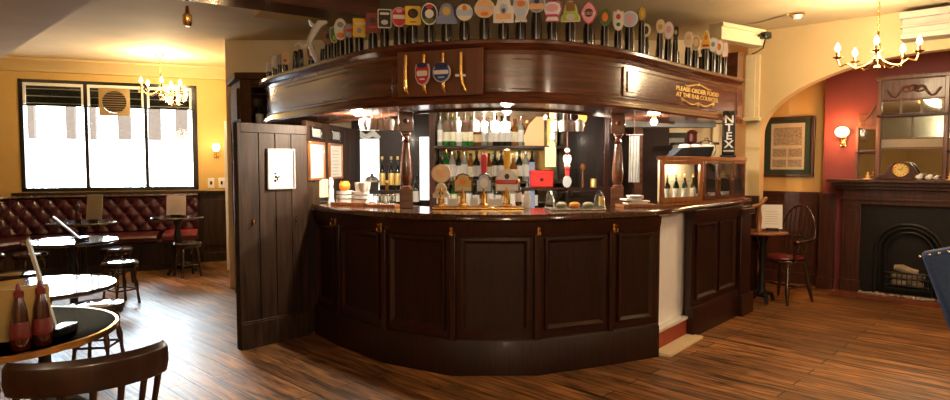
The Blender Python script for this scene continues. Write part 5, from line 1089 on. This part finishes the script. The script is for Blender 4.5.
# smoke detector, conduit and camera on the right-hand ceiling
p = at_height(797, 13, CZ); sd = thing('smoke_detector', 'round cream smoke detector on the ceiling near the arch', 'smoke detector', (p.x, p.y, CZ - .001)); build('base', MB().lathe([(.06, -.02), (.07, -.012), (.07, 0)], n=24), 'brass', sd); build('dome', MB().lathe([(.005, -.06), (.035, -.055), (.045, -.03), (.05, -.02)], n=20), 'porcelain', sd)
pa = at_height(735, 27, CZ); solo('ceiling_conduit', MB().tube([(pa.x, pa.y, CZ - .012), ((pa.x + p.x) / 2, (pa.y + p.y) / 2, CZ - .012), (p.x - .08, p.y + .01, CZ - .012)], .01, 8), 'cream', 'thin cream conduit running across the ceiling to the smoke detector', 'conduit')
cm_ = at_depth(766, 36, 6.0); cc = thing('security_camera', 'small black security camera on the end of the cream beam', 'camera', (cm_.x, cm_.y, cm_.z), R(25)); build('body', MB().box(-.05, .04, -.035, .035, -.03, .035), 'black', cc, bev=.012); build('lens', MB().lathe([(.022, 0), (.022, .015), (.016, .018)], n=16, M=Matrix.Translation((.04, 0, 0)) @ Matrix.Rotation(PI / 2, 4, 'Y')), 'steel', cc); build('bracket', MB().tube([(-.05, 0, 0), (-.10, .0, -.005)], .012, 8), 'black', cc)
solo('black_cable', MB().tube([tuple(Vector(q_) - cm_) for q_ in (at_depth(765, 40, 6.0), at_depth(763, 48, 6.02), at_depth(757, 52, 6.1), at_depth(752, 54, 6.2))], .006, 6), 'black', 'short drooping cable below the security camera', 'cable', loc=tuple(cm_))
# projector-like fitting on the dark beam at top left
p = at_depth(187, 6, 5.1); solo('ceiling_spotlight', MB().lathe([(.02, .0), (.035, .02), (.035, .09), (.02, .10), (.012, .16)], n=14), 'brass', 'small brass spotlight fixed under the dark ceiling beam', 'spotlight', loc=(p.x, p.y, CZ - .32))

# ------------------------------------------------------------------ lounge
# banquette: back follows the window wall then turns along the left wall
bpath = [wpt(3.02, -.14), wpt(2.4, -.14), wpt(1.75, -.14), wpt(1.25, -.15)] + [(-5.98, 8.33), (-6.18, 8.08), (-6.25, 7.75), (-6.28, 7.2), (-6.30, 6.2)]
bp = catmull(bpath, 10); bp = bp[::-1]    # travel left wall -> window wall, right side of travel = into the room
cum = [0]
for a, b in zip(bp[:-1], bp[1:]): cum.append(cum[-1] + (Vector(b) - Vector(a)).length)
bq = thing('tufted_banquette', 'curved oxblood leather banquette with buttoned back under the window', 'banquette', (*wpt(2, -.3), 0), world=True)
def resample(step):
    out = []; n_ = int(cum[-1] / step)
    for k in range(n_ + 1):
        s = cum[-1] * k / n_ * .99999; i = max(j for j in range(len(cum) - 1) if cum[j] <= s); t = (s - cum[i]) / (cum[i + 1] - cum[i]); out.append((tuple(Vector(bp[i]).lerp(Vector(bp[i + 1]), t)), s))
    return out
rsm = resample(.014); pth = [q_[0] for q_ in rsm]; nrm = normals(pth)
z0, z1, nz_ = .50, .985, 34; vs = []; fs = []
for (pt, s), (nx, ny) in zip(rsm, nrm):
    for j in range(nz_ + 1):
        z = z0 + (z1 - z0) * j / nz_; a = s / .09; b = (z - z0) / .12
        h = math.sqrt(abs(math.sin(PI * (a + b) / 2 * 1.0) * math.sin(PI * (a - b) / 2 * 1.0))); h = .045 * h + .035
        if j == 0 or j == nz_: h = .02
        vs.append((pt[0] + nx * h, pt[1] + ny * h, z))
for i in range(len(pth) - 1):
    for j in range(nz_): fs.append((i * (nz_ + 1) + j, (i + 1) * (nz_ + 1) + j, (i + 1) * (nz_ + 1) + j + 1, i * (nz_ + 1) + j + 1))
bkr = build('buttoned_back', MB().add(vs, fs), 'leather', bq, smooth=80)
m = MB()
k = 0; b = 0
sN = int(cum[-1] / .09)
for i in range(sN):
    for bi in range(5):
        s = .09 * (i + (0 if bi % 2 == 0 else 0)) ; 
        if (i + bi) % 2: continue
        z = z0 + bi * .12
        if z < z0 + .05 or z > z1 - .03: continue
        j = min(range(len(rsm)), key=lambda t: abs(rsm[t][1] - s)); pt = pth[j]; nn = nrm[j]; m.sphere((pt[0] + nn[0] * .04, pt[1] + nn[1] * .04, z), .012, 6)
build('buttons', m, 'leather', bkr)
build('back_frame', MB().sweep(bp, [(.018, .48), (.018, .985), (-.12, .985), (-.12, 0), (-.02, 0)]), 'black_wood', bq)
tag(build('top_rail', MB().sweep(bp, [(.075, .985), (.085, 1.0), (.075, 1.02), (-.13, 1.02), (-.13, .985)]), 'counter_top', bq), 'polished wooden top rail')
ns = [i for i, c_ in enumerate(cum)]
cutS = cum[-1] - .42
ia = max(i for i in range(len(cum)) if cum[i] < cutS)
pr_seat = [(.06, .40), (.52, .38), (.555, .40), (.56, .45), (.53, .475), (.06, .50)]
build('seat_cushion', MB().sweep(bp[:ia], pr_seat), 'leather', bq, bev=.01); build('seat_cushion', MB().sweep(bp[ia:], [(o * 1.0, z + (.012 if z > .42 else 0)) for o, z in pr_seat]), 'leather_red', bq, bev=.01)
build('seat_base', MB().sweep(bp, [(.0, 0), (.47, 0), (.47, .38), (.0, .38)]), 'black_wood', bq)
build('plinth', MB().sweep(bp, [(.47, 0), (.485, 0), (.485, .09), (.47, .10)]), 'black_wood', bq)

G = 'round tables in the lounge'
def zt(px, py): q_ = at_height(px, py, .75); return (q_.x, q_.y)
round_table('t', (-4.70, 7.55), .37, 'round glossy table farthest back, under the window, with tan menu', group=G)
round_table('t', zt(72, 240), .37, 'round glossy table holding a leaning white menu', group=G)
round_table('t', (-3.93, 8.33), .33, 'small round table with pale pink menu at the banquette right end', group=G)
round_table('t', zt(42, 286), .37, 'large round glossy table in the middle of the lounge row', group=G)
round_table('t', (-2.0, 2.55), .47, 'nearest round glossy table with brass edge and sauce bottles', group=G, rim='brass')
def stool():
    r = thing('round_stool', '', 'stool')
    build('seat_pad', MB().lathe([(.155, .40), (.175, .41), (.178, .43), (.165, .447), (.10, .455), (.001, .457)], n=30), 'table_top', r); build('seat_ring', MB().lathe([(.15, .375), (.165, .38), (.165, .402), (.15, .402)], n=30), 'chair_wood', r)
    for k in range(4):
        a = PI / 2 * k + PI / 4; c, s_ = math.cos(a), math.sin(a); build('leg', MB().tube([(c * d_, s_ * d_, z) for d_, z in ((.12, .385), (.13, .32), (.135, .26), (.145, .2), (.155, .12), (.17, 0))], [.014, .022, .012, .022, .012, .015], 10), 'chair_wood', r)
    m = MB()
    for k in range(4):
        a = PI / 2 * k + PI / 4; b = a + PI / 2; m.tube([(.15 * math.cos(a), .15 * math.sin(a), .15), (.15 * math.cos(b), .15 * math.sin(b), .15)], .009, 8)
    build('stretcher', m, 'chair_wood', r); return r
def zs_(px, py): q_ = at_height(px, py, .455); return (q_.x, q_.y, 0)
for px, py, lab in ((187, 241, 'standing alone before the pink menu table'), (120, 260, 'standing on open floor right of the middle tables'), (97, 302, 'tucked against the nearest table, mostly hidden'), (30, 252, 'at left edge, right of the pair behind the table'), (-14, 253, 'cut by left edge of the photo below the banquette'), (18, 272, 'low at left edge behind the tan card'), (117, 247, 'tucked under the table with the leaning white menu')):
    place('stool', stool, zs_(px, py), random.uniform(0, 1.5), f'round dark four-legged stool {lab}', 'stool', 'round stools in the lounge')
gs = thing('gold_stool', 'round stool with gold cushion cut by the bottom edge of photo', 'stool', (-1.09, 2.42, 0)); build('cushion', MB().lathe([(.14, .40), (.16, .41), (.16, .44), (.14, .455), (.001, .46)], n=30), 'gold_cloth', gs)
build('seat_ring', MB().lathe([(.13, .37), (.15, .375), (.15, .40), (.13, .40)], n=30), 'chair_wood', gs)
for k in range(4):
    a = PI / 2 * k + .5; c, s_ = math.cos(a), math.sin(a); build('leg', MB().tube([(c * .12, s_ * .12, .38), (c * .14, s_ * .14, .2), (c * .15, s_ * .15, 0)], [.018, .02, .014], 10), 'chair_wood', gs)

# menus and bottles on the lounge tables
menu('table_menu', 'tan menu card standing on the farthest lounge table', (-4.56, 7.55, .751), .17, .31, R(12), 'tan_card', R(-12))
menu('table_menu', 'pale pink menu card on the small table at the banquette right end', (-3.93, 8.30, .751), .24, .26, R(8), 'pink_card', R(-6))
p = zt(80, 240); menu('table_menu', 'white menu card leaning far over, seen edge-on', (p[0], p[1], .751), .02, .36, R(35), 'paper', 0, 'black', .07)
def lean_card(label, base_px, base_py, tip_px, tip_py, Y, w_, mat, zbase=.751):
    b = at_height(base_px, base_py, .76); b = Vector((b.x, b.y, .755)); t = at_depth(tip_px, tip_py, b.y + .02); r = thing('table_menu', label, 'menu', (b.x, b.y, .751))
    d = t - b; m = MB(); s1 = Vector((b.x, b.y, 0)).normalized() * .17 * w_; th = Vector((.006, 0, .003))
    q_ = [Vector((0, -.01, .02)) - s1 / 2 * 0, d, d + s1, Vector((0, -.01, .02)) + s1]
    m.add([tuple(v - th) for v in q_] + [tuple(v + th) for v in q_], [(0, 1, 2, 3), (7, 6, 5, 4), (0, 4, 5, 1), (1, 5, 6, 2), (2, 6, 7, 3), (3, 7, 4, 0)])
    build('card', m, mat, r); build('block', MB().box(-.03, .03, -.03, .09, 0, .032), 'black', r, bev=.004); return r
for o in [o for o in COL.objects if o.get('label') == 'white menu card leaning far over, seen edge-on']:
    for c in list(o.children_recursive): bpy.data.objects.remove(c)
    bpy.data.objects.remove(o)
lean_card('white menu card leaning far over on the second lounge table', 80, 240, 53, 217, 5.7, 1, 'paper')
lean_card('tan menu card leaning left on the nearest table, seen edge-on', 57, 333, 27, 240, 2.55, .9, 'tan_card')
def ketchup():
    r = thing('sauce_bottle', '', 'sauce bottle'); build('bottle', MB().lathe([(.027, 0), (.032, .01), (.034, .06), (.028, .11), (.026, .14), (.017, .18), (.013, .20)], n=18), 'ketchup', r); build('cap', MB().lathe([(.017, .195), (.017, .215), (.009, .222), (.007, .24), (.003, .245)], n=14), 'dark_red', r)
    build('label', MB().lathe([(.0335, .045), (.0347, .05), (.0345, .06), (.0302, .10), (.0295, .104)], n=18), 'dark_red', r); return r
place('ketchup', ketchup, (-1.675, 2.30, .7505), 0, 'dark red sauce bottle on the nearest table, left of two', 'sauce bottle', 'sauce bottles on the nearest table')
place('ketchup', ketchup, (-1.64, 2.365, .7505), 0, 'dark red sauce bottle on the nearest table, right of two', 'sauce bottle', 'sauce bottles on the nearest table')
place('ketchup', ketchup, (-4.70, 7.48, .7505), 0, 'red sauce bottle beside the tan menu on the farthest table', 'sauce bottle')
cdy = thing('mustard_caddy', 'mustard yellow cutlery box behind the two near sauce bottles', 'box', (-1.79, 2.46, .7505), R(35)); build('box', MB().box(-.10, .10, -.04, .04, 0, .006).box(-.10, .10, -.04, -.034, .006, .2).box(-.10, .10, .034, .04, .006, .2).box(-.10, -.094, -.034, .034, .006, .2).box(.094, .10, -.034, .034, .006, .2), 'mustard', cdy); build('napkin', MB().box(-.08, .08, -.02, .02, .01, .19), 'paper', cdy)
mm = thing('table_menu', 'tall white menu cut by left edge of the photo on nearest table', 'menu', (-1.76, 2.24, .7505), R(50)); build('card', MB().box(-.09, .015, -.008, .008, .012, .34), 'paper', mm, bev=.002); build('frame_edge', MB().box(.015, .024, -.012, .012, .012, .345), 'steel', mm, bev=.002); build('block', MB().box(-.05, .03, -.03, .03, 0, .014), 'black', mm)

# near wooden chair with its back to the camera
ch = thing('captains_chair', 'near red-brown wooden chair with curved top rail, bottom left of photo', 'chair', (-1.32, 2.12, 0), R(35))
build('seat', MB().prism([(.21 * math.cos(a), .20 * math.sin(a)) for a in [2 * PI * k / 24 for k in range(24)]], .42, .455), 'chair_red', ch, bev=.01)
def rail_mb():
    m = MB(); n_ = 20; prof = [(-.012, -.058), (.012, -.058), (.02, -.02), (.018, .03), (.0, .05), (-.018, .03), (-.02, -.02)]
    pts = [(.225 * math.sin(t), -.10 - .145 * math.cos(t)) for t in [-1.25 + 2.5 * k / n_ for k in range(n_ + 1)]]
    return m.sweep(pts[::-1], [(o, z + .79) for o, z in prof])
build('top_rail', rail_mb(), 'chair_red', ch, bev=.004)
for k in range(7):
    t = -1.1 + 2.2 * k / 6; x = .22 * math.sin(t); y = -.10 - .14 * math.cos(t)
    build('spindle', MB().tube([(x * .8, y * .72, .45), (x * .86, y * .8, .52), (x * .92, y * .9, .62), (x, y, .74)], [.010, .017, .009, .011], 10), 'chair_red', ch)
for sx in (-1, 1):
    for sy in (-1, 1): build('leg', MB().tube([(sx * .13, sy * .13, .43), (sx * .15, sy * .15, .28), (sx * .17, sy * .17, .12), (sx * .18, sy * .18, 0)], [.018, .024, .016, .014], 10), 'chair_red', ch)
build('stretcher', MB().tube([(-.165, -.16, .17), (-.165, .16, .17)], .010, 8).tube([(.165, -.16, .17), (.165, .16, .17)], .010, 8).tube([(-.165, 0, .17), (.165, 0, .17)], .011, 8), 'chair_red', ch)

# ------------------------------------------------------------------ light
w = bpy.data.worlds.new('sky'); sc.world = w; w.use_nodes = True
bg = w.node_tree.nodes['Background']; bg.inputs['Color'].default_value = (.93, .97, 1, 1); bg.inputs['Strength'].default_value = 9.0
sl = bpy.data.lights.new('daylight', 'SUN'); sl.energy = 30; sl.angle = R(50); sl.color = (.68, .83, 1); so = bpy.data.objects.new('daylight', sl); COL.objects.link(so)
so.rotation_euler = Vector((.58, -.78, -.36)).to_track_quat('-Z', 'Y').to_euler()
pl = bpy.data.lights.new('window_portal', 'AREA'); pl.shape = 'RECTANGLE'; pl.size = WS1 - WS0; pl.size_y = WZ1 - WZ0; pl.cycles.is_portal = True
po = bpy.data.objects.new('window_portal', pl); COL.objects.link(po); c_ = wpt((WS0 + WS1) / 2, .1); po.location = (c_[0], c_[1], (WZ0 + WZ1) / 2); po.rotation_euler = Vector((-WN.x, -WN.y, 0)).to_track_quat('-Z', 'Y').to_euler()
WARM = (1, .80, .57)
lamp('chandelier_light', (3.27, 5.2, 2.40), 85, (1, .76, .46), .22)
lamp('chandelier_light', (-4.04, 8.2, 2.58), 90, (1, .72, .36), .2)
p = aloc(.72, .90); lamp('sconce_light', (p[0], p[1], 1.80), 55, (1, .42, .13), .07)
p = wpt(3.28, -.13); lamp('sconce_light', (p[0], p[1], 1.70), 14, (1, .72, .38), .05)
for px, py, Y, e in ((357, 112, 5.0, 110), (507, 111, 5.1, 130), (654, 117, 5.25, 50)):
    p = at_depth(px, py, Y); lamp('globe_light', (p.x, p.y, p.z - .05), e, (1, .86, .66), .04)
# unseen chandeliers added as warm fill and for highlights on the canopy front
for x, y, e in ((.9, -.8, 150), (-1.6, .6, 30), (3.4, 1.6, 80)):
    chandelier('brass_chandelier', {.9: 'unseen brass chandelier added for fill behind the camera near the rear wall', -1.6: 'unseen brass chandelier added for fill above the left foreground', 3.4: 'unseen brass chandelier added for fill above the right foreground'}[x], x, y, 2.3, .27, 5)
    lamp('chandelier_light', (x, y, 2.2), e, WARM, .2)

sc.view_settings.view_transform = 'Standard'; sc.view_settings.look = 'None'; sc.view_settings.exposure = 0; sc.view_settings.gamma = 1; sc.view_settings.use_curve_mapping = False
sc.cycles.use_denoising = True; sc.cycles.max_bounces = 8; sc.cycles.transparent_max_bounces = 12; sc.cycles.sample_clamp_indirect = 8; sc.cycles.caustics_reflective = False; sc.cycles.caustics_refractive = False
